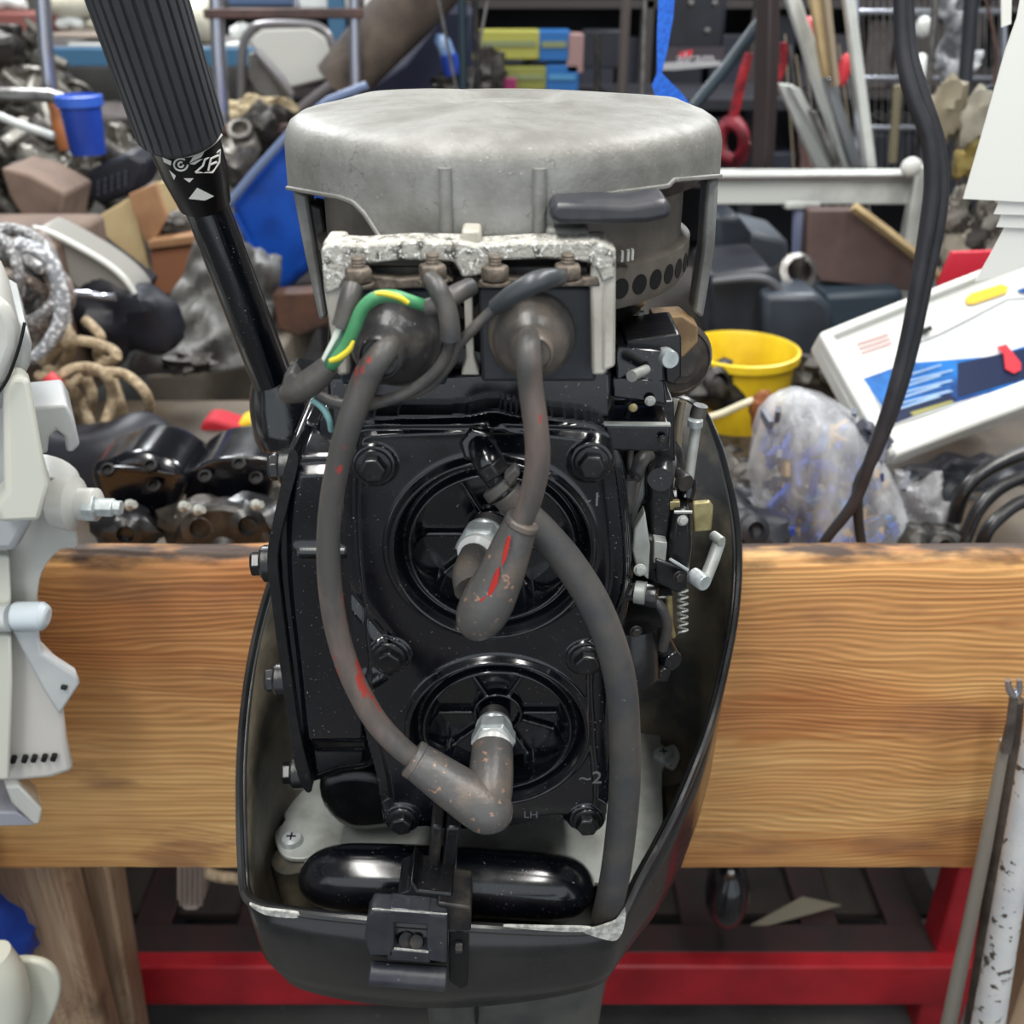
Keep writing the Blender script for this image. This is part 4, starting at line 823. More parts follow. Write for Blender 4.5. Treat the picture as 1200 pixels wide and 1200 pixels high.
bmp = nt.nodes.new('ShaderNodeBump'); bmp.inputs['Distance'].default_value = .01; bmp.inputs['Strength'].default_value = .8; nt.links.new(fr.outputs[0], bmp.inputs['Height']); nt.links.new(bmp.outputs[0], B.inputs['Normal'])
bag = root('clear_plastic_bag', 'clear plastic bag of blue parts on the bench right of the motor', 'bag', (bagc.x, 1.14, bz))
mb = MB(); rings = []
outl = [(455, 925, 940), (468, 905, 975), (485, 893, 1000), (510, 883, 1018), (545, 878, 1036), (580, 884, 1052), (620, 893, 1068), (670, 905, 1085), (730, 912, 1095)]
for py, xl_, xr_ in outl:
    a = V(xl_, py, 1.14); b = V(xr_, py, 1.14); c = (a+b)/2; rx = (b.x-a.x)/2; row = []
    for k in range(48):
        t = 2*math.pi*k/48; w_ = 1+.10*noise.noise(Vector((math.cos(t)*2.2, math.sin(t)*2.2, py*.02)))+.05*math.sin(t*9+py*.03)
        row.append(Vector((c.x+rx*w_*math.cos(t), 1.14+min(rx, .07)*w_*math.sin(t), max(c.z, bz+.004))))
    rings.append(row)
mb.v = [p for r in rings for p in r]
for i in range(len(rings)-1):
    for k in range(48): mb.f.append((i*48+k, i*48+(k+1) % 48, (i+1)*48+(k+1) % 48, (i+1)*48+k))
mb.f += [tuple(range(48))]
fixn(mb.build('film', bagm, bag, ang=80))
cols = [M('blue_bits', (42, 74, 168), .5), M('navy_bits', (36, 44, 84), .5), M('grey_bits', (92, 96, 110), .5), M('tan_bits', (186, 150, 96), .5), M('sky_bits', (60, 130, 200), .5)]
rnd = random.Random(4)
for ci, m_ in enumerate(cols):
    mb = MB()
    for k in range([90, 80, 50, 40, 26][ci]):
        py = rnd.uniform(500, 670); t_ = np.interp(py, [o_[0] for o_ in outl], [o_[1] for o_ in outl]), np.interp(py, [o_[0] for o_ in outl], [o_[2] for o_ in outl])
        px = rnd.uniform(t_[0]+14, t_[1]-14)
        if ci == 2: py = 480+(py-500)*.5
        c = V(px, py, 1.14+rnd.uniform(-.035, .035)); c.z = max(c.z, bz+.02)
        R = Matrix.Rotation(rnd.uniform(0, 6), 3, 'Z') @ Matrix.Rotation(rnd.uniform(0, 6), 3, 'X')
        mb.box(c, (.006, .010, rnd.uniform(.012, .034)), R)
    o = mb.build('packed_parts', m_, bag, smooth=False); o['kind'] = 'stuff'; o['label'] = ['small blue parts in the bag', 'navy parts in the bag', 'grey parts in the bag', 'tan ends in the bag', 'sky blue parts in the bag'][ci]
one('crumpled_film', MB().ball(V(1068, 610, 1.16), .055, (1, .7, 1.1), 40, 26, nz=.5, nf=2.5), M('grey_film', (120, 120, 122), .35, 0, (170, 172, 176), 30, .45, .65, .6, 60), 'crumpled grey plastic film on the right of the clear bag', 'film')
# white case with blue printed sheet
def onplane(px, py, P0, nrm):
    o_ = Vector((0, 0, CZ)); d = A(px, py, 1)-o_; t = (P0-o_).dot(nrm)/d.dot(nrm); return o_+d*t
P0 = V(1060, 470, 1.24); nr_ = Vector((.05, -.62, .78)).normalized()
def pl(pp, off=0.): return [onplane(x, y, P0, nr_)+nr_*off for x, y in pp]
case = root('white_case', 'white plastic case with a blue printed sheet, tilted on the bench', 'case', P0)
fixn(MB().prism(pl([(956, 396), (1000, 380), (1230, 290), (1230, 468), (1042, 540), (1028, 530)], -.0), tuple(nr_*-.03)).build('case_base', whitec, case, bev=.006, seg=3))
fixn(MB().prism(pl([(956, 396), (968, 392), (1016, 460), (1050, 530), (1040, 540), (1024, 520)], .014), tuple(nr_*-.03)).build('case_edge', whitec, case, bev=.005, seg=3))
fixn(MB().prism(pl([(1038, 510), (1230, 438), (1230, 470), (1044, 541)], .016), tuple(nr_*-.03)).build('case_edge', whitec, case, bev=.005, seg=3))
fixn(MB().prism(pl([(958, 395), (1000, 378), (1230, 288), (1230, 296), (1005, 386), (966, 402)], .012), tuple(nr_*-.02)).build('case_edge', whitec, case, bev=.003, seg=3))
pr2 = lambda name, pp, off, m_: fixn(MB().prism(pl(pp, off), tuple(nr_*-.001)).build(name, m_, case))
pr2('printed_sheet', [(1010, 445), (1060, 412), (1180, 355), (1230, 352), (1230, 440), (1044, 500)], .004, M('print_white', (222, 224, 228), .3))
pr2('blue_print', [(1010, 446), (1060, 428), (1160, 420), (1230, 398), (1230, 440), (1200, 450), (1050, 494), (1040, 490)], .005, M('print_blue', (40, 120, 200), .3, 0, (32, 64, 120), 10, .4, .6))
pr2('dark_print', [(1120, 428), (1230, 404), (1230, 438), (1120, 468)], .0056, M('print_navy', (34, 44, 72), .3))
pr2('dark_print', [(1040, 486), (1110, 464), (1120, 470), (1048, 498)], .0056, M('print_navy', (34, 44, 72), .3))
for k in range(7):
    pr2('printed_line', [(1048, 446+k*6), (1100-k*1+k % 2*14, 430+k*6), (1101+k % 2*14, 431.4+k*6), (1049, 447.6+k*6)], .0066, M('print_pale', (150, 180, 214), .4))
pr2('yellow_line', [(1064, 486), (1112, 472), (1116, 474), (1068, 490)], .0066, M('print_olive', (150, 146, 86), .4))
pr2('yellow_label', [(1130, 352), (1136, 346), (1172, 335), (1180, 338), (1178, 345), (1140, 358), (1132, 358)], .004, M('label_yellow', (232, 188, 60), .4))
pr2('blue_label', [(1190, 342), (1230, 328), (1230, 344), (1196, 345)], .004, M('print_blue', (40, 120, 200), .3))
pr2('red_tag', [(1164, 411), (1175, 408), (1192, 430), (1192, 438), (1184, 442), (1174, 437), (1172, 420)], .010, M('tag_red', (206, 54, 66), .4))
for k in range(3): pr2('faint_red_print', [(1003+k*3, 403+k*5), (1040+k*2, 391+k*5), (1041+k*2, 393+k*5), (1004+k*3, 405+k*5)], .003, M('faint_red', (214, 170, 168), .5))
pr2('black_clip', [(1074, 391), (1088, 385), (1090, 390), (1080, 396)], .008, blackhole)
pr2('lid_groove', [(1070, 404), (1100, 392), (1178, 352), (1230, 348), (1230, 351), (1180, 355), (1102, 396), (1072, 407)], .004, M('groove_grey', (150, 154, 156), .5))
# black hoses on right of bench
for k, pts in enumerate([[(1118, 610, 1.12, 9), (1130, 575, 1.12, 9), (1160, 548, 1.13, 9), (1215, 525, 1.14, 9)], [(1128, 640, 1.08, 8), (1145, 600, 1.09, 8), (1175, 570, 1.10, 8), (1220, 552, 1.10, 8)], [(1150, 640, 1.05, 8), (1160, 618, 1.05, 8), (1190, 592, 1.06, 8), (1225, 580, 1.06, 8)]]):
    one('black_hose', MB().ptube(pts, 14), blacks, ['thick black hose arching at right edge above the beam, outermost', 'black hose at right edge, middle one of three', 'black hose at right edge, lowest one near the beam'][k], 'hose')
one('dark_sheet_heap', MB().ball(V(1160, 585, 1.35), .11, (1.4, .6, .6), 40, 24, nz=.35), ink, 'dark crumpled sheeting heaped under the white case', 'sheeting')
# --- black cowls on the bench, left of the motor
def blackcowl(pp, Y, nm, label, hl):
    r = root('spare_cowl_bracket', label, 'motor part', V(*nm, Y))
    fixn(MB().pprism(pp, Y, .09, 3).build('housing', black, r, bev=.012, seg=4)); return r
r = blackcowl([(104, 552), (125, 543), (150, 533), (182, 536), (212, 553), (218, 572), (205, 600), (196, 632), (150, 640), (128, 618), (112, 585)], .98, (160, 640), 'glossy black motor housing on the bench behind the grey outboard', 0)
for x, y in ((176, 545), (180, 569), (126, 550)): MB().lathe(V(x, y, .972), (0, -.6, .8), [(.007, -.004), (.0075, .001), (.005, .002), (.005, -.003)], 18).build('bolt_hole', blackhole, r)
MB().ptube([(130, 548, .977, 3), (170, 551, .976, 4), (205, 556, .977, 3)], 10).build('rounded_ridge', black, r)
r = blackcowl([(216, 560), (235, 545), (262, 537), (318, 538), (320, 560), (316, 580), (305, 600), (230, 596), (216, 580)], 1.0, (265, 640), 'second glossy black motor housing, next to the left flank of the motor', 0)
for x, y in ((280, 543), (300, 560), (240, 558)): MB().lathe(V(x, y, .992), (0, -.6, .8), [(.007, -.004), (.0075, .001), (.005, .002), (.005, -.003)], 18).build('bolt_hole', blackhole, r)
for k, (x, y, s_, Y) in enumerate([(150, 622, .03, .95), (235, 615, .035, .96), (290, 612, .035, .96), (330, 600, .03, 1.02), (190, 520, .03, 1.3), (120, 520, .035, 1.3)]):
    one('black_clamp_part', MB().ball(V(x, y, Y), s_, (1.2, .8, .8), 14, 9, nz=.5, nf=1.6).lathe(V(x, y, Y), (.3, -1, .4), [(s_*.5, 0), (s_*.55, s_*.9), (s_*.3, s_), (s_*.3, s_*.4)], 14), castd if k % 2 else blacks, 'dark oily clamp casting lying among the black housings on the bench', 'motor part', 'dark castings on the bench')
for k, (x, y) in enumerate([(152, 592), (215, 594), (232, 598), (300, 592)]):
    one('loose_bolt', MB().hexbolt(V(x, y, .93), (.8, -.5, .3), .0045, .009, k), zinc, 'small bright bolt lying on the black castings behind the beam', 'bolt', 'bolts on the bench')
one('round_drum', MB().lathe(V(262, 650, .93), (0, -1, .2), [(.055, -.03), (.055, 0), (.05, .004), (.02, .002), (.012, .008), (.0, .008)], 40), dark, 'dark round drum end peeping above the beam left of the motor', 'drum')
cl = root('folded_cloth', 'folded cloth half red and half yellow behind the black housings', 'cloth', V(285, 530, 1.5))
MB().pprism([(234, 502), (245, 492), (270, 498), (285, 505), (295, 522), (270, 530), (238, 522)], 1.5, .05, 3).build('red_half', M('cloth_red', (176, 30, 46), .7), cl, bev=.006)
MB().pprism([(275, 500), (305, 490), (330, 500), (340, 528), (300, 532), (286, 520)], 1.51, .05, 3).build('yellow_half', M('cloth_yellow', (220, 186, 40), .7), cl, bev=.006)
# --- rope heap and braided line, left
rope = root('rope_coil', 'coil of beige rope looping on dark cloth at left', 'rope', V(100, 500, 1.35))
for k, pts in enumerate([[(60, 470), (72, 440), (98, 430), (122, 438), (132, 465), (122, 500)], [(100, 436), (125, 436), (148, 440), (170, 460), (174, 485), (160, 508)], [(45, 440), (75, 450), (95, 470), (108, 505)], [(98, 440), (108, 460), (104, 490), (112, 512)], [(55, 430), (80, 470), (92, 500), (98, 515)], [(50, 425), (80, 400), (120, 405), (137, 418), (110, 432), (85, 450), (68, 470)], [(130, 440), (140, 470), (145, 500), (138, 512)], [(75, 380), (84, 400), (72, 430), (55, 440)], [(100, 375), (118, 395), (115, 418), (130, 425)]]):
    MB().ptube([(x, y, 1.34+.012*k-.02*(i % 2), 6.3) for i, (x, y) in enumerate(pts)], 10).build('rope_loop', ropem, rope)
one('dark_cloth', MB().ball(V(130, 545, 1.28), .11, (1.25, .6, .6), 36, 20, nz=.35, nf=1.5), ink, 'dark navy cloth bundle under the beige rope', 'cloth')
bl = root('braided_line', 'heap of grey and white braided line at the left edge', 'line', V(30, 400, 1.45))
brm = M('braided_grey', (112, 110, 110), .6, 0, (206, 208, 210), 120, .5, .6, .8, 260); brd = M('braided_brown', (112, 98, 92), .7, 0, (180, 172, 160), 130, .5, .62, .8, 260)
rnd = random.Random(11)
for k in range(24):
    cx, cy = rnd.uniform(-10, 40), rnd.uniform(300, 350); rx, ry = rnd.uniform(24, 74), rnd.uniform(20, 66); ph = rnd.uniform(0, 6)
    pts = [(cx+rx*math.cos(ph+t*.7), cy+ry*math.sin(ph+t*.7)+20, 1.45+.05*math.sin(t+k)+k*.006, 6.5) for t in range(0, 8)]
    MB().ptube(pts, 8).build('line_loop', brm if k % 3 else brd, bl)
one('white_braid', MB().ptube([(20, 285, 1.36, 8), (55, 300, 1.36, 9), (72, 345, 1.36, 9), (70, 380, 1.36, 9), (55, 405, 1.36, 8), (42, 418, 1.36, 7)], 12), M('white_braid', (140, 144, 150), .55, 0, (240, 242, 246), 140, .5, .58, .8, 260), 'thick white braided line falling over the heap', 'line')
one('red_tape_end', MB().ptube([(55, 440, 1.3, 8), (66, 452, 1.3, 9), (70, 462, 1.3, 6)], 12), M('tag_red', (206, 54, 66), .4), 'small red taped rope end beside the grey lever', 'tape')
one('line_backing_bin', MB().pbox(-150, 290, 75, 480, 1.56, .25), cardd, 'brown bin holding the braided line heap', 'bin', bev=.01)
# grey cowl
gc = root('grey_cowl_panel', 'grey cowl panel with white rim lying left of the cardboard', 'engine cowl', V(100, 345, 1.62))
fixn(MB().pprism([(42, 268), (60, 272), (110, 300), (140, 322), (158, 342), (155, 352), (110, 350), (80, 330), (60, 300)], 1.62, .08, 2).build('shell', M('cowl_grey', (150, 148, 142), .4), gc, bev=.01))
MB().ptube([(40, 267, 1.61, 3.5), (62, 274, 1.61, 4), (95, 291, 1.61, 4), (125, 309, 1.61, 4), (145, 326, 1.61, 4), (158, 344, 1.61, 3)], 10).build('white_rim', whitec, gc)
one('steel_spanner', MB().ptube([(88, 344, 1.5, 4), (105, 345, 1.5, 4.5), (122, 348, 1.5, 4), (135, 348, 1.5, 5)], 10), chrome, 'small bright spanner lying under the grey cowl panel', 'spanner')
one('black_gear_case', MB().ball(V(140, 375, 1.65), .075, (1.3, .8, .9), 26, 16, nz=.5, nf=1.4), ink, 'black gear housing below the grey cowl panel', 'motor part')
one('black_board', MB().pprism([(70, 255), (95, 262), (125, 290), (178, 330), (172, 346), (130, 345), (85, 300)], 1.8, .04), ink, 'black angled board edge behind the grey cowl panel', 'board', bev=.004)
# cardboard box, open
cbx = root('open_cardboard_box', 'open cardboard box with pale inner flap left of the tiller', 'box', V(170, 330, 2.0))
fixn(MB().pprism([(95, 265), (155, 230), (178, 328), (166, 332)], 2.0, .012).build('pale_flap', cardl, cbx, bev=.002))
fixn(MB().pprism([(150, 228), (182, 215), (196, 255), (180, 285), (168, 282)], 1.98, .012).build('brown_flap', cardb, cbx, bev=.002))
fixn(MB().pprism([(180, 214), (240, 210), (240, 290), (190, 290)], 2.12, .012).build('back_wall', cardl, cbx, bev=.002))
fixn(MB().pprism([(172, 283), (240, 274), (240, 285), (174, 293)], 1.95, .1).build('front_edge', cardb, cbx, bev=.003))
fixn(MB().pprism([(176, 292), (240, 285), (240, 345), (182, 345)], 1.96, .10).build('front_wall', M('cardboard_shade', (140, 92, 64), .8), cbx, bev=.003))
one('black_tool', MB().ball(V(200, 264, 2.02), .04, (1.5, .8, .6), 20, 12, nz=.5), castd, 'black tool lying in the open cardboard box', 'tool')
one('cardboard_box', MB().pprism([(0, 196), (35, 205), (76, 228), (70, 262), (78, 290), (50, 300), (30, 262), (10, 230)], 1.9, .14), cardd, 'crushed brown cardboard box behind the braided line', 'box', bev=.006)
# grey sheet and blue bin behind the tiller
def sheet(name, label, cat, pp, Y, mat, seed=0, amp=.02, nx=24):
    # quad corners (tl, tr, br, bl) in pixels; a crumpled sheet with thickness
    a, b, c, d = [V(x, y, Y+(dy if dy else 0)) for x, y, dy in pp]; mb = MB()
    for j in range(nx+1):
        for i in range(nx+1):
            u, v = i/nx, j/nx; p = (a*(1-u)+b*u)*(1-v)+(d*(1-u)+c*u)*v
            p += Vector((.3, -1, .5))*amp*(noise.noise(Vector((u*3+seed, v*4, seed)))+.4*noise.noise(Vector((u*9+seed, v*9, seed)))); mb.v.append(p)
    for j in range(nx):
        for i in range(nx): q = j*(nx+1)+i; mb.f.append((q, q+1, q+nx+2, q+nx+1))
    return tag(mb.build(name, mat, None, ang=80, thick=.004), label, cat)
sheet('grey_tarp', 'crumpled grey tarp hanging between cardboard box and tiller', 'tarp', [(238, 275, 0), (330, 300, .1), (320, 430, 0), (150, 440, -.2)], 1.9, greyt, 2, .09)
bb_ = root('blue_bin', 'large bright blue plastic bin tipped over behind the tiller', 'bin', V(310, 350, 2.1))
fixn(MB().pprism([(268, 240), (345, 150), (360, 170), (420, 170), (420, 270), (326, 350), (300, 330)], 2.1, .2).build('bin_body', bluet, bb_, bev=.02, seg=3))
MB().ptube([(262, 246, 2.08, 5), (300, 200, 2.08, 5), (345, 150, 2.08, 5), (385, 118, 2.08, 5), (430, 100, 2.08, 5)], 10, 0).build('bin_rim', M('rim_grey_blue', (110, 126, 160), .4), bb_)
MB().ptube([(275, 250, 2.085, 3), (300, 300, 2.085, 3), (312, 345, 2.085, 3)], 8, 0).build('bin_ridge', bluet, bb_)
one('rusty_plate', MB().pprism([(318, 345), (400, 340), (400, 375), (350, 395), (325, 385)], 1.9, .05), M('rust_plate', (92, 64, 50), .6, 0, (60, 46, 40), 12), 'rusty brown plate seen between the tiller and the motor', 'plate', bev=.004)
one('grey_planks', MB().pprism([(170, 440), (320, 425), (330, 470), (175, 475)], 2.0, .5), M('dusty_board', (140, 132, 118), .8, 0, (110, 102, 90), 8), 'dusty pale board lying behind the rope coil', 'board', bev=.01)
one('wet_lump', MB().ball(V(220, 425, 1.7), .03, (1.5, 1, .6), 16, 10, nz=.6), castd, 'dark shiny part lying on the dusty board', 'motor part')
# dark table the left rear heap stands on
tb2 = root('long_table', 'long dark table under the heap of metal parts, left rear', 'table', (-1.1, 2.8, 0))
MB().box((-1.35, 2.85, .80), (2.1, 1.3, .04)).build('table_top', M('table_dark', (50, 46, 42), .6), tb2, bev=.004)
for x in (-2.3, -.4):
    for y in (2.25, 3.45): MB().box((x, y, .39), (.06, .06, .78)).build('leg', dark, tb2)
# --- heap of castings, left
def casting(kind, mat, name):
    r = thing(name, 'x', 'motor part', (0, 0, 0), None); s = .1
    if kind == 0:
        MB().lathe((0, 0, 0), (0, 0, 1), [(.05, 0), (.05, .01), (.032, .014), (.03, .07), (.042, .074), (.042, .084), (.02, .085)], 20).build('flanged_body', mat, r, bev=.001)
        MB().tube([(.02, 0, .05), (.07, 0, .06), (.09, .02, .09)], [.018, .016, .02], 12).build('spout', mat, r)
    elif kind == 1:
        MB().ball((0, 0, .04), .055, (1.3, .8, .7), 18, 12, nz=.35, nf=1.8).build('lump_body', mat, r)
        MB().lathe((.02, -.03, .05), (0, -1, .3), [(.026, 0), (.028, .03), (.02, .032), (.018, .01)], 18).build('port', mat, r)
        MB().box((-.04, 0, .06), (.03, .07, .05)).build('lug', mat, r, bev=.006)
    elif kind == 2:
        MB().tube([(-.11, 0, .02), (-.03, .01, .05), (.05, 0, .03), (.11, -.02, .05)], [.016, .02, .016, .022], 14).build('bent_pipe', mat, r)
        MB().lathe((.11, -.02, .05), (1, -.2, .2), [(.034, 0), (.034, .008), (.018, .009)], 18).build('flange', mat, r)
    else:
        MB().prism([Vector(p) for p in ((-.07, 0, 0), (.07, 0, 0), (.05, 0, .05), (.01, 0, .06), (-.03, 0, .12), (-.06, 0, .11))], (0, .05, 0)).build('bracket_body', mat, r, bev=.006)
        MB().lathe((.0, -.002, .03), (0, -1, 0), [(.02, 0), (.022, .01), (.014, .012), (.012, .002)], 16).build('boss', mat, r)
    return r
protos = [casting(k, m_, n_) for k, m_, n_ in ((0, castm, 'flanged_casting'), (1, castm, 'lumpy_casting'), (2, castm, 'inlet_pipe'), (3, castm, 'cast_bracket'), (1, castd, 'oily_casting'))]
glab = ['bare metal flanged casting in the left rear heap', 'lumpy grey metal casting in the left rear heap', 'bent metal inlet pipe in the left rear heap', 'angular cast bracket in the left rear heap', 'dark oily casting in the left rear heap']
rnd = random.Random(21); used = [0]*5
spots = []
for k in range(62):
    px = rnd.uniform(-25, 105); lo_ = np.interp(px, [-25, 40, 75, 105], [65, 70, 130, 170]); py = rnd.uniform(lo_+8, 240 if px < 70 else 235); spots.append((px, py))
spots += [(150, 205), (160, 220), (115, 205), (120, 250), (140, 190), (175, 200), (165, 235), (250, 195), (280, 175), (300, 190), (265, 215), (330, 165)]
for k, (px, py) in enumerate(spots):
    kd = rnd.choice([0, 1, 2, 3, 1, 4, 2]); Y = 2.25+rnd.random()*.5+(240-py)*.0018; p = V(px, py, Y)
    r_ = (rnd.uniform(-.9, .9), rnd.uniform(-.9, .9), rnd.uniform(0, 6.28))
    if not used[kd]: o = protos[kd]; used[kd] = 1; o.location = p; o.rotation_euler = r_
    else: o = dup(protos[kd], p, r_)
    o['label'] = glab[kd]; o['group'] = ['flanged castings in the heap', 'lumpy castings in the heap', 'inlet pipes in the heap', 'cast brackets in the heap', 'oily castings in the heap'][kd]; s_ = rnd.uniform(.75, 1.15); o.scale = (s_,)*3
one('grey_bar', MB().ptube([(-20, 128, 2.2, 5), (20, 145, 2.2, 5), (63, 160, 2.2, 5)], 10, 0), whitebar, 'light grey bar laid slanting across the metal heap', 'bar')
one('grey_tube', MB().ptube([(-20, 110, 2.25, 8), (60, 112, 2.25, 8), (75, 118, 2.25, 9)], 14, 0), chromed, 'horizontal grey tube on top of the metal heap', 'tube')
one('orange_funnel', MB().lathe(V(75, 150, 2.3), (-.3, 0, 1), [(.03, -.04), (.025, 0), (.012, .04), (.01, .06)], 16), M('orange_dull', (176, 108, 62), .6), 'dull orange funnel in the metal heap', 'funnel')
bu = root('blue_tub', 'blue plastic tub behind the metal heap, left rear', 'tub', V(104, 180, 2.15))
MB().lathe(V(104, 180, 2.15), (0, 0, 1), [(.0, 0), (.034, 0), (.040, .098), (.0, .098)], 30).build('tub_body', bluep, bu); MB().lathe(V(104, 180, 2.15), (0, 0, 1), [(.041, .088), (.045, .09), (.045, .108), (.039, .11), (.038, .095)], 30).build('tub_rim', M('blue_light', (52, 98, 200), .4), bu)
cr = root('black_crate', 'dark navy plastic crate with slotted side below the blue tub', 'crate', V(135, 235, 2.1))
fixn(MB().pprism([(102, 200), (150, 178), (172, 190), (160, 225), (118, 242), (104, 232)], 2.1, .12).build('crate_body', ink, cr, bev=.01))
for k in range(5):
    for j in range(3): MB().pprism([(114+k*8, 212-k*3+j*7), (116+k*8, 210-k*3+j*7), (116+k*8, 215-k*3+j*7), (114+k*8, 217-k*3+j*7)], 2.092, .004).build('slot', M('slot_grey', (74, 76, 92), .6), cr)
wh = root('wheel_rim', 'large thin black wheel rim behind the metal heap', 'wheel', V(10, 180, 2.95))
pts = [V(20, 150, 2.95)+Vector((math.cos(t)*.21, 0, math.sin(t)*.215)) for t in np.linspace(0, 2*math.pi, 41)]
MB().tube(pts, .006, 8, 0).build('tyre', M('tyre_grey', (80, 78, 82), .5), wh); 
for k in range(6): t = k*math.pi/3; MB().tube([V(20, 150, 2.95), V(20, 150, 2.95)+Vector((math.cos(t)*.21, 0, math.sin(t)*.21))], .003, 6, 0).build('spoke', chromed, wh)
# --- blue steel shelf with rolls, left rear
sf = root('blue_steel_shelf', 'blue steel beam shelf carrying cream rolls, left rear', 'shelf', V(150, 75, 3.6))
for z_, nm in ((V(150, 67, 3.6).z, 'shelf_beam'),):
    MB().box((-1.53, 3.62, z_), (1.9, .05, .055)).build('shelf_beam', M('teal_blue', (58, 98, 128), .45), sf, bev=.004)
    MB().box((-1.5, 3.95, z_+.02), (1.9, .6, .02)).build('shelf_board', M('shelf_grey', (126, 122, 122), .6), sf)
for x in (-2.42, -.56): MB().box((x, 3.64, z_/2+.2), (.05, .05, z_+.4)).build('upright', M('teal_blue', (58, 98, 128), .45), sf)
for k, (x0, y0, x1, y1, m_, nm, lb, ct) in enumerate([(58, -12, 200, 22, cream, 'cream_roll', 'long cream foam roll on top of the blue shelf', 'roll'), (60, 20, 92, 36, whitec, 'white_tube_bundle', 'white tube end on the blue shelf left', 'tube'), (96, 22, 160, 34, cream, 'cream_tube', 'cream tube beside the white tube on the blue shelf', 'tube'),
      (-30, 14, 48, 40, M('dull_red_box', (124, 72, 66), .6), 'red_brown_box', 'red brown flat box on the shelf at far left', 'box'), (-20, -5, 22, 14, whitec, 'white_jar', 'white jar lying on the shelf at far left', 'jar'), (60, 38, 130, 46, M('taupe', (150, 136, 124), .6), 'taupe_board', 'taupe board under the cream tube on the shelf', 'board'),
      (78, 50, 160, 58, whitebar, 'white_strip', 'white strip resting on the blue beam', 'strip'), (210, -5, 250, 55, cream, 'cream_sack', 'cream plastic sack right of the tiller grip on the shelf', 'sack'), (266, 30, 296, 46, whitec, 'white_bottle', 'white bottle lying behind the chrome pole', 'bottle'),
      (262, 50, 290, 62, whitec, 'white_board', 'white board end below the white bottle', 'board'), (265, -10, 345, 8, M('dusk_blue', (70, 90, 120), .6), 'blue_box', 'slate blue box above the folding chair', 'box'), (350, -10, 405, 12, whitec, 'white_box', 'white box above the folding chair', 'box')]):
    c = V((x0+x1)/2, (y0+y1)/2, 3.7); a = V(x0, (y0+y1)/2, 3.7); b = V(x1, (y0+y1)/2, 3.7); h_ = (V(x0, y0, 3.7).z-V(x0, y1, 3.7).z)/2
    if nm in ('red_brown_box', 'taupe_board', 'white_strip', 'white_board', 'blue_box', 'white_box'): one(nm, MB().pbox(x0, y0, x1, y1, 3.7, .2), m_, lb, ct, bev=.01)
    else: one(nm, MB().tube([(a.x, 3.75, c.z), (a.x+.02, 3.75, c.z), (c.x, 3.75, c.z+.01), (b.x-.02, 3.75, c.z), (b.x, 3.75, c.z)], [h_*.7, h_, h_*1.02, h_, h_*.7], 18, 3), m_, lb, ct)
one('grey_board', MB().pbox(60, 78, 300, 392, 4.4, .1), M('dim_grey', (84, 82, 78), .7, 0, (66, 64, 62), 3), 'dim grey board standing under the blue shelf', 'board', bev=.004)
one('bundled_cloth', MB().ball(V(142, 140, 3.6), .09, (1.2, .7, .6), 24, 14, nz=.4), M('dim_cloth', (88, 82, 80), .8), 'dim grey bundle beside the blue tub', 'cloth')
# chrome poles
def pole(name, pts, label): return one(name, MB().ptube(pts, 16, 0), chrome, label, 'pole')
pole('chrome_pole', [(48, -30, 2.35, 9), (54, 60, 2.35, 8.5), (60, 108, 2.35, 8.5)], 'bright chrome pole above the metal heap at far left')
rk = root('chrome_rack', 'chrome rack with two poles and brown crossbars behind the chair', 'rack', V(330, 150, 2.5))
MB().ptube([(252, -30, 2.5, 8.5), (256, 60, 2.5, 8.5), (262, 150, 2.5, 8.5)], 16, 0).build('pole', chrome, rk); MB().ptube([(415, -30, 2.5, 6.5), (416, 60, 2.5, 6.5), (418, 135, 2.5, 6.5)], 16, 0).build('pole', chrome, rk)
MB().ptube([(346, -30, 2.5, 3), (347, 8, 2.5, 3)], 8, 0).build('hook', chrome, rk)
MB().pbox(238, 10, 424, 22, 2.47, .03).build('crossbar', brownp, rk, bev=.003); MB().pbox(258, 146, 400, 157, 2.47, .03).build('crossbar', brownp, rk, bev=.003)
# folding chair
ch = root('folding_chair', 'folding chair with white back and grey tube frame', 'chair', V(335, 150, 2.8))
frm = M('chair_tube', (128, 126, 128), .35, .5)
MB().ptube([(283, 130, 2.8, 5), (284, 60, 2.8, 5), (292, 38, 2.8, 5), (308, 29, 2.8, 5), (360, 29, 2.8, 5), (380, 36, 2.8, 5), (390, 55, 2.8, 5), (398, 90, 2.8, 5), (402, 125, 2.8, 5)], 12, 5).build('frame', frm, ch)
fixn(MB().pprism([(292, 48), (306, 34), (362, 32), (382, 44), (392, 78), (393, 90), (338, 104), (318, 76), (300, 60)], 2.79, .02, 0).build('backrest', M('chair_white', (206, 206, 200), .5), ch, bev=.006))
fixn(MB().pprism([(290, 62), (302, 60), (340, 112), (344, 128), (300, 110), (290, 90)], 2.82, .03).build('seat', M('chair_grey', (120, 118, 116), .5), ch, bev=.006))
MB().ptube([(300, 60, 2.78, 5), (330, 95, 2.78, 6), (342, 112, 2.78, 5)], 10, 0).build('leg', frm, ch); MB().ptube([(350, 132, 2.78, 8), (375, 112, 2.78, 8), (402, 92, 2.78, 8)], 12, 0).build('leg', M('grey_leg', (104, 98, 100), .4), ch)
for x in (-.70, -.5): MB().tube([(x, 2.85, .83), (x+.02, 2.85, 1.14)], .012, 10, 0).build('leg', frm, ch)
one('straw_bundle', MB().ball(V(298, 135, 2.7), .07, (1.2, .8, .6), 30, 18, nz=.6, nf=3), M('straw', (186, 170, 136), .8, 0, (140, 122, 92), 60), 'pale straw coloured rope bundle under the folding chair', 'rope')
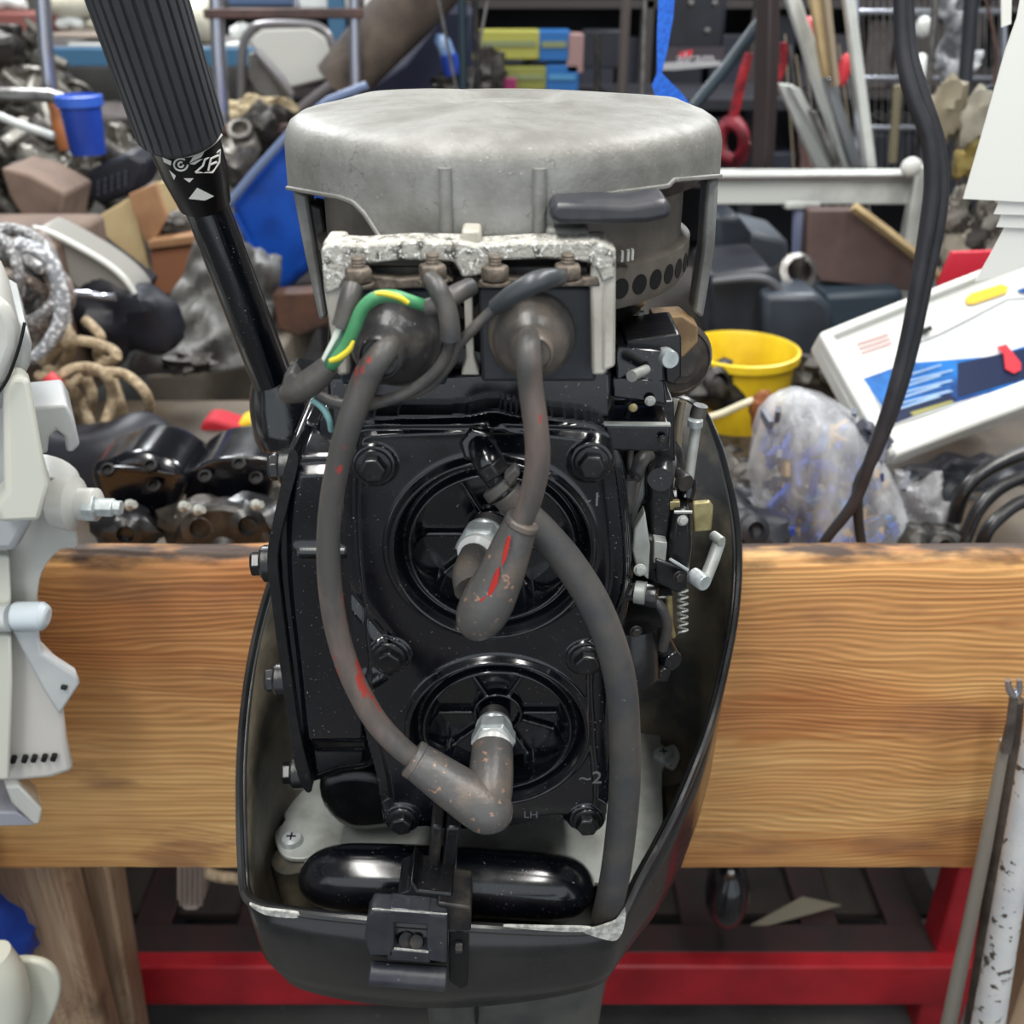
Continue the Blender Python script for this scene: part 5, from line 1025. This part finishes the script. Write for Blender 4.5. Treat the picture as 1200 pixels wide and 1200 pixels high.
one('white_board', MB().pprism([(428, -40), (500, -40), (480, 6), (432, 56), (426, 56)], 3.2, .02), pa, 'blank white panel behind the grey log', 'panel', bev=.002)
lg = one('grey_log', MB().ptube([(530, -60, 2.6, 42), (490, -5, 2.6, 38), (440, 50, 2.6, 34), (395, 100, 2.6, 30)], 24, 4), M('log_grey', (104, 92, 80), .8, 0, (58, 50, 46), 9, .35, .65, 1, 60, stretch=(1, 1, 1)), 'thick rough grey log leaning across behind the flywheel cover', 'log')
one('navy_tarp', MB().pprism([(425, 290), (420, 170), (425, 100), (470, 70), (520, 5), (560, 10), (545, 130), (510, 290)], 2.9, .1), M('navy', (14, 20, 46), .6, 0, (22, 28, 54), 6), 'dark navy tarp behind the log', 'tarp', bev=.02)
# ================================================================ REAR CENTRE
bk_ = root('black_shelf_unit', 'tall black shelving full of dark goods behind the flywheel cover', 'shelf', (.3, 4.6, 0))
shm = M('shelf_black', (26, 26, 32), .6, 0, (40, 40, 48), 4)
MB().box((.7, 5.1, 1.0), (4.4, .04, 2.0)).build('back_panel', shm, bk_)
for z_ in (.25, .62, .98, 1.32, 1.7): MB().box((.7, 4.85, z_), (4.4, .5, .03)).build('shelf_board', M('shelf_brown', (52, 46, 46), .6), bk_)
for x in (-1.4, -.4, .55, 1.0, 1.9, 2.85): MB().box((x, 4.62, 1.0), (.05, .04, 2.0)).build('upright', M('shelf_brown', (52, 46, 46), .6), bk_)
rnd = random.Random(9); dk = [M('goods_a', (34, 36, 48), .5), M('goods_b', (52, 50, 56), .5), M('goods_c', (70, 64, 62), .6), M('goods_d', (26, 28, 36), .4), M('goods_e', (92, 60, 54), .6), M('goods_f', (60, 74, 92), .5)]
pb = None
for zi, z_ in enumerate((.637, .997)):
    x = -1.32
    while x < 2.7:
        w_ = rnd.uniform(.09, .26); h_ = rnd.uniform(.10, .29); m_ = rnd.choice(dk)
        qx = 600+1200*(x+w_/2)/(4.66*CS+(CZ-z_-.1)*SN)
        if not (430 < qx < 1160): x += w_+.02; continue
        o = MB().box((x+w_/2, 4.75, z_+h_/2+.001), (w_*.92, .18, h_)).build('storage_box', m_, None, bev=.006); 
        tag(o, 'dim dark box standing on the black rear shelving', 'box', 'dim boxes on the rear shelving'); x += w_+rnd.uniform(0, .03)
boxes = [(545, 36, 632, 70, M('yellow_box', (156, 154, 70), .5), 'yellow carton on the upper row behind the cover'), (632, 36, 668, 72, M('blue_box', (30, 94, 156), .5), 'blue carton beside the upper yellow carton'), (585, 78, 640, 106, M('olive_box', (126, 128, 60), .5), 'olive yellow carton on the lower row behind the cover'), (640, 76, 678, 108, M('blue_box', (30, 94, 156), .5), 'blue carton on the lower row behind the cover'), (518, 40, 548, 70, M('yellow_box', (176, 176, 74), .5), 'narrow yellow carton at left of the upper row'), (664, 40, 684, 86, M('pinkish', (146, 116, 112), .6), 'dull pink carton at the right of the blue cartons'), (590, 92, 605, 108, M('magenta', (150, 40, 96), .5), 'small magenta packet below the yellow carton'), (684, 36, 730, 80, ink, 'black carton right of the dull pink carton')]
for k, (x0, y0, x1, y1, m_, lb) in enumerate(boxes):
    b_ = root('carton', lb, 'box', V((x0+x1)/2, y1, 3.6)); MB().pbox(x0, y0, x1, y1, 3.6-(.02 if k == 6 else 0), .12 if k != 6 else .02).build('carton_body', m_, b_, bev=.004)
    if k < 5: MB().pbox(x0+3, y0+(y1-y0)*.35, x1-4, y0+(y1-y0)*.55, 3.596, .004).build('printed_band', M('band_dull', (120, 128, 90), .6) if 'yellow' in lb else M('band_blue', (70, 130, 170), .6), b_)
lowt = root('rear_trestle', 'dark trestle carrying the cartons behind the flywheel cover', 'table', (0, 3.7, 0))
zt = V(600, 108, 3.6).z; MB().box((.19, 3.68, zt-.02), (1.34, .5, .03)).build('top_board', shm, lowt)
for x in (-.4, .8): MB().box((x, 3.75, zt/2-.02), (.05, .3, zt-.04)).build('leg', shm, lowt)
bo = root('blue_bottle', 'clear plastic bottle with blue label behind the cover, left of cartons', 'bottle', V(525, 95, 2.6))
fixn(MB().ptube([(517, 40, 2.6, 6), (518, 48, 2.6, 9), (524, 62, 2.6, 9), (528, 92, 2.6, 9), (529, 97, 2.6, 7)], 16, 3).build('bottle_body', M('bottle_clear', (150, 176, 206), .15, 0, (60, 104, 170), 20), bo)); MB().ptube([(526, 64, 2.59, 10), (530, 88, 2.59, 10)], 16, 0).build('label_band', bluep, bo)
for k, (x0, y0, x1, y1, r_, m_, lb) in enumerate([(541, -20, 543, 110, 5, M('pole_teal', (30, 48, 58), .4), 'dark teal pole behind the cover'), (556, -20, 560, 100, 4, dark, 'thin dark pole beside the teal pole'), (735, -20, 728, 115, 6, M('pole_brownish', (74, 68, 66), .5), 'dull brown grey post left of the blue strap'), (756, -10, 752, 120, 3, chromed, 'thin bright rod just left of the blue strap'), (700, 40, 700, 180, 4, dark, 'short dark rod right of the cartons'), (575, -20, 560, 60, 2, chromed, 'thin wire slanting above the cartons'), (510, -20, 522, 40, 2, chromed, 'thin wire above the clear bottle')]):
    one('leaning_pole', MB().ptube([(x0, y0, 2.4, r_), (x1+(x1-x0)*1.2, y1+(y1-y0)*1.2, 2.4, r_)], 12, 0), m_, lb, 'pole')
one('grey_pump', MB().ball(V(575, 86, 3.55), .06, (.8, .5, 1.3), 20, 14, nz=.5), castd, 'dim grey pump body in front of the cartons', 'pump')
one('grey_pump', MB().ball(V(540, 100, 2.6), .04, (1.6, .8, .9), 20, 14, nz=.5), castd, 'dim lumpy casting under the clear bottle', 'motor part')
# black case with lettering
bc = root('black_case', 'black case with red and white lettering right of the blue strap', 'case', V(810, 80, 3.0))
MB().pbox(782, -20, 850, 80, 3.0, .2).build('case_body', ink, bc, bev=.01); MB().pbox(776, 56, 848, 80, 2.985, .015).build('lettered_band', M('band_dark', (62, 54, 60), .5), bc)
fixn(MB().pprism([(775, 74), (845, 72), (845, 77), (790, 82), (776, 82)], 2.97, .01).build('pale_edge', M('pale_edge', (176, 176, 178), .5), bc))
text(bc, 'alcam', V(815, 69, 2.98), .045, M('letter_white', (190, 186, 190), .5)); MB().pprism([(796, 62), (812, 58), (810, 66), (796, 68)], 2.98, .002).build('red_swoosh', M('tag_red', (206, 54, 66), .4), bc)
for x, y in ((810, 4), (838, 4), (829, 36)): MB().lathe(V(x, y, 2.998), (0, -1, 0), [(.008, 0), (.006, .003), (0, .004)], 10).build('rivet', chromed, bc)
one('slanted_pipe', MB().ptube([(812, 126, 2.2, 7), (850, 80, 2.2, 7.5), (895, 20, 2.2, 8), (915, -20, 2.2, 8)], 14, 0), M('pipe_slate', (42, 58, 68), .4), 'slate blue pipe slanting up right of the blue strap', 'pipe')
one('brown_post', MB().ptube([(900, -20, 2.1, 15), (898, 100, 2.1, 15), (893, 205, 2.1, 14)], 4, 0), M('post_brown', (48, 38, 40), .6), 'dark brown post left of the white leaning rails', 'post', bev=.004)
rr = root('red_rope', 'red rope hanging down into a bundled coil beside the cover', 'rope', V(860, 190, 2.3)); rdm = M('red_cord', (182, 36, 46), .6, 0, (120, 22, 36), 40, .4, .6, .6, 200)
MB().ptube([(878, 62, 2.3, 5), (870, 90, 2.3, 6), (862, 125, 2.3, 6), (858, 140, 2.3, 6)], 12).build('hanging_run', rdm, rr)
for k in range(8):
    a_ = k*.8; MB().ptube([(858+16*math.cos(t*.75+a_*.3)*(1-.03*k), 167+27*math.sin(t*.75+a_*.3)*(1-.04*k), 2.3+.012*k*(1 if k % 2 else -1)+.02*math.sin(t+a_), 6) for t in range(0, 9)], 10).build('coil_turn', M('dark_red_cord', (136, 26, 44), .6, 0, (100, 16, 30), 40), rr)
one('red_strap', MB().ptube([(918, 50, 2.3, 4), (918, 75, 2.3, 5), (908, 98, 2.3, 5), (902, 102, 2.3, 5)], 10), rdm, 'short red strap behind the left leaning white rail', 'strap')
one('red_bundle', MB().ball(V(946, 34, 2.3), .018, (1, 1, 1.3), 14, 10), M('tag_red', (206, 54, 66), .4), 'small red cap between the white rails, upper one', 'cap'); one('red_bundle', MB().ball(V(989, 82, 2.3), .016, (.8, .8, 2.0), 14, 10), M('tag_red', (206, 54, 66), .4), 'red tag hanging beside the tall white tube', 'tag')
# white leaning rails
for k, (pts, m_, lb, nm) in enumerate([([(912, 98), (930, 100), (975, 197), (957, 198)], whitebar, 'short white channel rail leaning, leftmost of the white rails', 'white_rail'), ([(925, 100), (938, 104), (985, 196), (976, 198)], whitebar, 'white channel rail just right of the leftmost', 'white_rail'), ([(916, -20), (932, -20), (1008, 197), (988, 198)], whitebar, 'long white rail leaning from the top to the white bar', 'white_rail'), ([(950, 130), (958, 130), (985, 190), (978, 196)], chromed, 'thin metal strip between the white rails', 'metal_strip'), ([(966, 92), (978, 92), (1012, 196), (998, 196)], M('grey_metal', (134, 138, 142), .4, .4), 'grey metal channel in front of the long white rail', 'metal_channel'), ([(948, -20), (964, -20), (977, 90), (966, 92)], M('raw_pine', (190, 168, 126), .6, 0, (166, 142, 104), 12), 'raw pine batten standing among the white rails', 'wooden_batten'), ([(964, -20), (972, -20), (985, 100), (978, 104)], M('dull_batten', (150, 136, 116), .6), 'dull brown batten beside the pine batten', 'wooden_batten'), ([(989, -20), (1000, -20), (1028, 197), (1016, 198)], whitebar, 'tall white tube leaning, rightmost of the white rails', 'white_tube')]):
    one(nm, MB().pprism(pts, 2.25-.02*k, .03), m_, lb, 'rail' if 'rail' in nm else nm.split('_')[-1], bev=.003)
for k in range(12):
    x = 920+k*6.3; one('thin_wire', MB().ptube([(x, 40+k % 3*12, 2.45, 1.2), (x+14+k % 4*6, 262, 2.42, 1.2)], 6, 0), chromed if k % 2 else M('tan_rod', (150, 140, 120), .4, .4), 'thin metal rod standing in the bunch behind the white rails', 'rod', 'thin rods behind the white rails')
# white horizontal bar frame
wf = root('aluminium_stand', 'white aluminium frame bar with a post, right of the motor', 'frame', V(960, 245, 2.0))
MB().pbox(838, 203, 1083, 212, 2.0, .05).build('top_rail', whitebar, wf, bev=.003); MB().pbox(838, 212, 1083, 240, 2.012, .03).build('face_bar', whitebar, wf, bev=.003)
fixn(MB().pprism([(838, 208), (1080, 206), (1080, 209), (838, 211)], 1.997, .003).build('groove', M('groove_dark', (84, 74, 76), .5), wf)); MB().pbox(920, 236, 962, 246, 2.01, .03).build('bracket_pad', whitebar, wf, bev=.004)
MB().pbox(1066, 196, 1084, 300, 1.99, .03).build('post', whitebar, wf, bev=.003); MB().ptube([(937, 244, 2.03, 8), (936, 300, 2.03, 8)], 14, 0).build('support_leg', M('leg_bluish', (150, 160, 196), .35, .3), wf)
one('white_ball', MB().ball(V(1068, 196, 1.96), .02, (1, .6, .9), 16, 10), whitec, 'round white knob at the right end of the white bar', 'knob')
# chrome wire rack
wrk = root('wire_rack', 'chrome wire shelf rack standing at the right rear', 'rack', V(1080, 190, 3.0))
for py in (14, 92, 150, 230): MB().ptube([(1002, py, 2.9, 3), (1075, py, 2.9, 3), (1180, py, 2.9, 3)], 8, 0).build('shelf_rail', chrome, wrk)
mb = MB()
for k in range(22): mb.ptube([(1004+k*8, -20, 3.0, .8), (1000+k*8, 230, 3.0, .8)], 5, 0)
o = mb.build('mesh_wires', chromed, wrk); o['kind'] = 'stuff'
for px in (1003, 1176): MB().ptube([(px, -40, 2.9, 4), (px, 420, 2.9, 4)], 10, 0).build('post', chrome, wrk)
for py in (14, 92, 150):
    mb = MB(); z_ = V(1090, py, 2.9).z
    for k in range(12): mb.tube([(1.05+k*.035, 2.9, z_), (1.05+k*.035, 3.25, z_)], .0015, 5, 0)
    o = mb.build('shelf_wires', chromed, wrk); o['kind'] = 'stuff'
filmm = M('hanging_film', (190, 192, 196), .25, 0, (110, 110, 116), 26, .42, .6, .5, 60)
sheet('plastic_wrap', 'crinkled clear plastic wrap hanging in front of the wire rack', 'film', [(1098, -20, 0), (1128, -20, 0), (1128, 90, .05), (1108, 130, 0)], 2.6, filmm, 5, .08)
one('white_bottle', MB().ball(V(1082, 32, 2.93), .022, (1, 1, 1.2), 16, 10), whitec, 'small white bottle on the wire rack behind the cable', 'bottle'); one('white_cup', MB().ball(V(1077, 85, 2.6), .028, (.8, .8, 1.5), 16, 10), whitec, 'tall white cup on the wire rack behind the cable', 'cup')
for k, (pts, m_, lb, ct) in enumerate([([(1140, -20, 1.9, 9), (1128, 120, 1.9, 8), (1112, 200, 1.9, 9), (1105, 300, 1.9, 9)], darkp, 'dark flexible duct right of the power cable', 'duct'), ([(1098, -20, 2.0, 4), (1088, 100, 2.0, 4), (1083, 150, 2.0, 4)], chromed, 'metal strip right behind the power cable', 'strip'), ([(1158, 100, 2.0, 6), (1148, 200, 2.0, 6), (1142, 300, 2.0, 6)], slate, 'slate rod near the paper stack', 'rod'), ([(1150, -20, 2.1, 2), (1168, 60, 2.1, 2), (1160, 120, 2.1, 3)], brownp, 'thin brown cord near the paper stack', 'cord'), ([(1052, 100, 2.3, 5), (1046, 190, 2.3, 5)], M('khaki_rod', (112, 106, 84), .6), 'khaki rod left of the cable', 'rod')]):
    one('dangling_' + ct if ct != 'cord' else 'dangling_string', MB().ptube(pts, 12), m_, lb, ct)
for k, (x, y, s_, m_, lb, nm) in enumerate([(1105, 135, .035, M('khaki', (120, 112, 92), .6), 'khaki bag hanging by the cable', 'khaki_bag'), (1140, 140, .03, M('pale_khaki', (140, 136, 122), .6), 'pale khaki pouch left of the paper stack', 'khaki_pouch'), (1132, 185, .022, M('gold_chainm', (140, 124, 70), .4, .5), 'brass coloured chain lump near the paper stack', 'brass_chain'), (1160, 250, .028, castm, 'grey metal fitting below the paper edge', 'metal_fitting'), (1120, 245, .026, castm, 'grey metal valve beside the power cable', 'metal_valve'), (1122, 290, .028, M('pale_khaki', (170, 164, 134), .6), 'pale lump beside the red paper', 'pale_lump'), (1142, 270, .028, castd, 'dark metal part above the red paper', 'metal_part'), (1165, 285, .024, castm, 'small grey casting right above the red paper', 'small_casting')]):
    one(nm, MB().ball(V(x, y, 1.75), s_, (.9, .8, 1.4), 18, 12, nz=.55, nf=2), m_, lb, 'bag' if 'khaki' in nm else 'metal part')
one('red_paper', MB().pprism([(1100, 333), (1116, 296), (1172, 294), (1165, 460), (1112, 460)], 1.5, .01), M('red_card', (196, 34, 56), .5), 'red paper sheet beside the white paper stack', 'paper', bev=.001)
# brown panel, tubs, grey bins right of the motor
one('brown_board', MB().pprism([(948, 246), (1010, 246), (1078, 296), (1072, 342), (960, 330), (944, 300)], 1.95, .04), M('maroon_board', (98, 80, 76), .65, 0, (80, 62, 60), 6), 'dull maroon board leaning under the white frame', 'board', bev=.004)
one('cream_batten', MB().ptube([(1000, 242, 1.93, 6), (1040, 272, 1.93, 6), (1075, 300, 1.93, 6), (1108, 332, 1.93, 6)], 4, 0), M('raw_pine', (190, 168, 126), .6), 'cream batten edging the maroon board', 'batten', bev=.001)
for k, (pp, Y, m_, lb) in enumerate([([(838, 252), (868, 255), (882, 275), (880, 330), (838, 330)], 2.1, slate, 'slate plastic bin right of the flywheel cover'), ([(876, 270), (925, 282), (925, 330), (876, 330)], 2.2, M('grey_bin', (84, 90, 98), .5), 'grey plastic bin beside the slate bin'), ([(830, 320), (905, 314), (920, 345), (900, 350), (895, 400), (830, 400)], 1.85, darkp, 'black tub with a folded lip below the slate bin'), ([(895, 345), (960, 345), (975, 360), (975, 430), (895, 430)], 1.8, slate, 'dark slate container left of the white case'), ([(965, 345), (1060, 340), (1060, 385), (1000, 400), (970, 400)], 1.9, M('teal_dark', (46, 60, 72), .5), 'dark teal container under the maroon board')]):
    one('plastic_bin', MB().pprism(pp, Y, .2), m_, lb, 'bin', bev=.012)
one('rubber_lip', MB().ptube([(835, 330, 1.83, 4), (880, 326, 1.83, 5), (905, 332, 1.83, 5), (918, 355, 1.83, 5), (920, 372, 1.83, 4)], 10), M('lip_grey', (86, 88, 94), .5), 'curved grey rubber lip lying over the black tub', 'rubber strip')
pc = root('pipe_collar', 'dull metal pipe collar standing below the white frame', 'pipe', V(936, 340, 1.9))
MB().lathe(V(936, 318, 1.9), (.1, -.8, .5), [(.035, -.06), (.036, 0), (.024, .004), (.022, -.03)], 26).build('collar', chromed, pc); MB().ptube([(900, 348, 1.88, 5), (955, 348, 1.88, 5)], 8, 0).build('base_bar', chromed, pc); MB().ptube([(936, 335, 1.92, 12), (934, 300, 1.92, 10)], 14, 0).build('stub', castd, pc)
fillm = castd
for k, (x, y, s_, Y) in enumerate([(860, 560, .05, 1.35), (850, 600, .05, 1.2), (868, 590, .04, 1.25), (845, 540, .05, 1.45), (870, 620, .04, 1.05), (830, 450, .05, 1.5), (960, 440, .05, 1.6), (1100, 580, .05, 1.3), (1085, 640, .04, 1.1)]):
    one('grimy_part', MB().ball(V(x, y, Y), s_, (1.2, .9, .7), 18, 12, nz=.6, nf=2).lathe(V(x, y, Y), (.2, -1, .5), [(s_*.4, 0), (s_*.45, s_*.9), (s_*.25, s_), (s_*.25, s_*.4)], 14), [castd, darkp, dark][k % 3], 'grimy dark motor part lying on the bench right of the motor', 'motor part', 'grimy parts on the bench')
# side table on the right carrying bins
tb3 = root('low_table', 'dark low table under the bins, right rear', 'table', (.9, 2.0, 0))
MB().box((.85, 2.1, .80), (1.4, .7, .03)).build('table_top', M('table_dark', (50, 46, 42), .6), tb3)
for x in (.25, 1.5):
    for y in (1.8, 2.4): MB().box((x, y, .39), (.05, .05, .78)).build('leg', dark, tb3)

# ---- every repeat says which one it is
ORD = ['leftmost', 'second', 'third', 'fourth', 'fifth', 'sixth', 'seventh', 'eighth', 'ninth', 'tenth', 'eleventh', 'twelfth', 'thirteenth', 'fourteenth', 'fifteenth', 'sixteenth', 'seventeenth', 'eighteenth', 'nineteenth', 'twentieth'] + ['twenty-' + s for s in ('first', 'second', 'third', 'fourth', 'fifth', 'sixth', 'seventh', 'eighth', 'ninth')] + ['thirtieth'] + ['thirty-' + s for s in ('first', 'second', 'third', 'fourth', 'fifth', 'sixth')]
def px_of(o):
    p = o.location; a = ax(p); return 600+1200*p.x/a
def number(group, fmt, rows=None):
    L_ = [o for o in C.objects if o.get('group') == group]
    if rows:
        zs = sorted(o.location.z for o in L_); n_ = len(rows)
        cut = [zs[min(len(zs)-1, len(zs)*(i+1)//n_)] for i in range(n_-1)]
        bins = [[o for o in L_ if sum(o.location.z >= c for c in cut) == i] for i in range(n_)]
    else: rows = ['']; bins = [L_]
    for nm, bn in zip(rows, bins):
        for i, o in enumerate(sorted(bn, key=px_of)): o['label'] = fmt.format(ORD[i], nm).replace('leftmost from the left', 'leftmost')
number('dim boxes on the rear shelving', 'dim storage box, {} from the left on the {} board of the black shelving', ['lower', 'upper'])
number('grimy parts on the bench', 'grimy dark motor part right of the motor, {} from the left')
number('dark castings on the bench', 'dark oily clamp casting among the black housings, {} from the left')
number('bolts on the bench', 'small bright bolt below the black housings, {} from the left')
number('thin rods behind the white rails', 'thin metal rod behind the white rails, {} from the left')
R3 = ['lowest', 'middle', 'top']
number('lumpy castings in the heap', 'lumpy grey casting, {} from the left in the {} layer of the heap', R3)
number('inlet pipes in the heap', 'bent metal inlet pipe, {} from the left in the {} layer of the heap', R3)
number('flanged castings in the heap', 'bare flanged casting in the left heap, {} from the left')
number('cast brackets in the heap', 'angular cast bracket in the left heap, {} from the left')
number('oily castings in the heap', 'dark oily casting in the left heap, {} from the left')
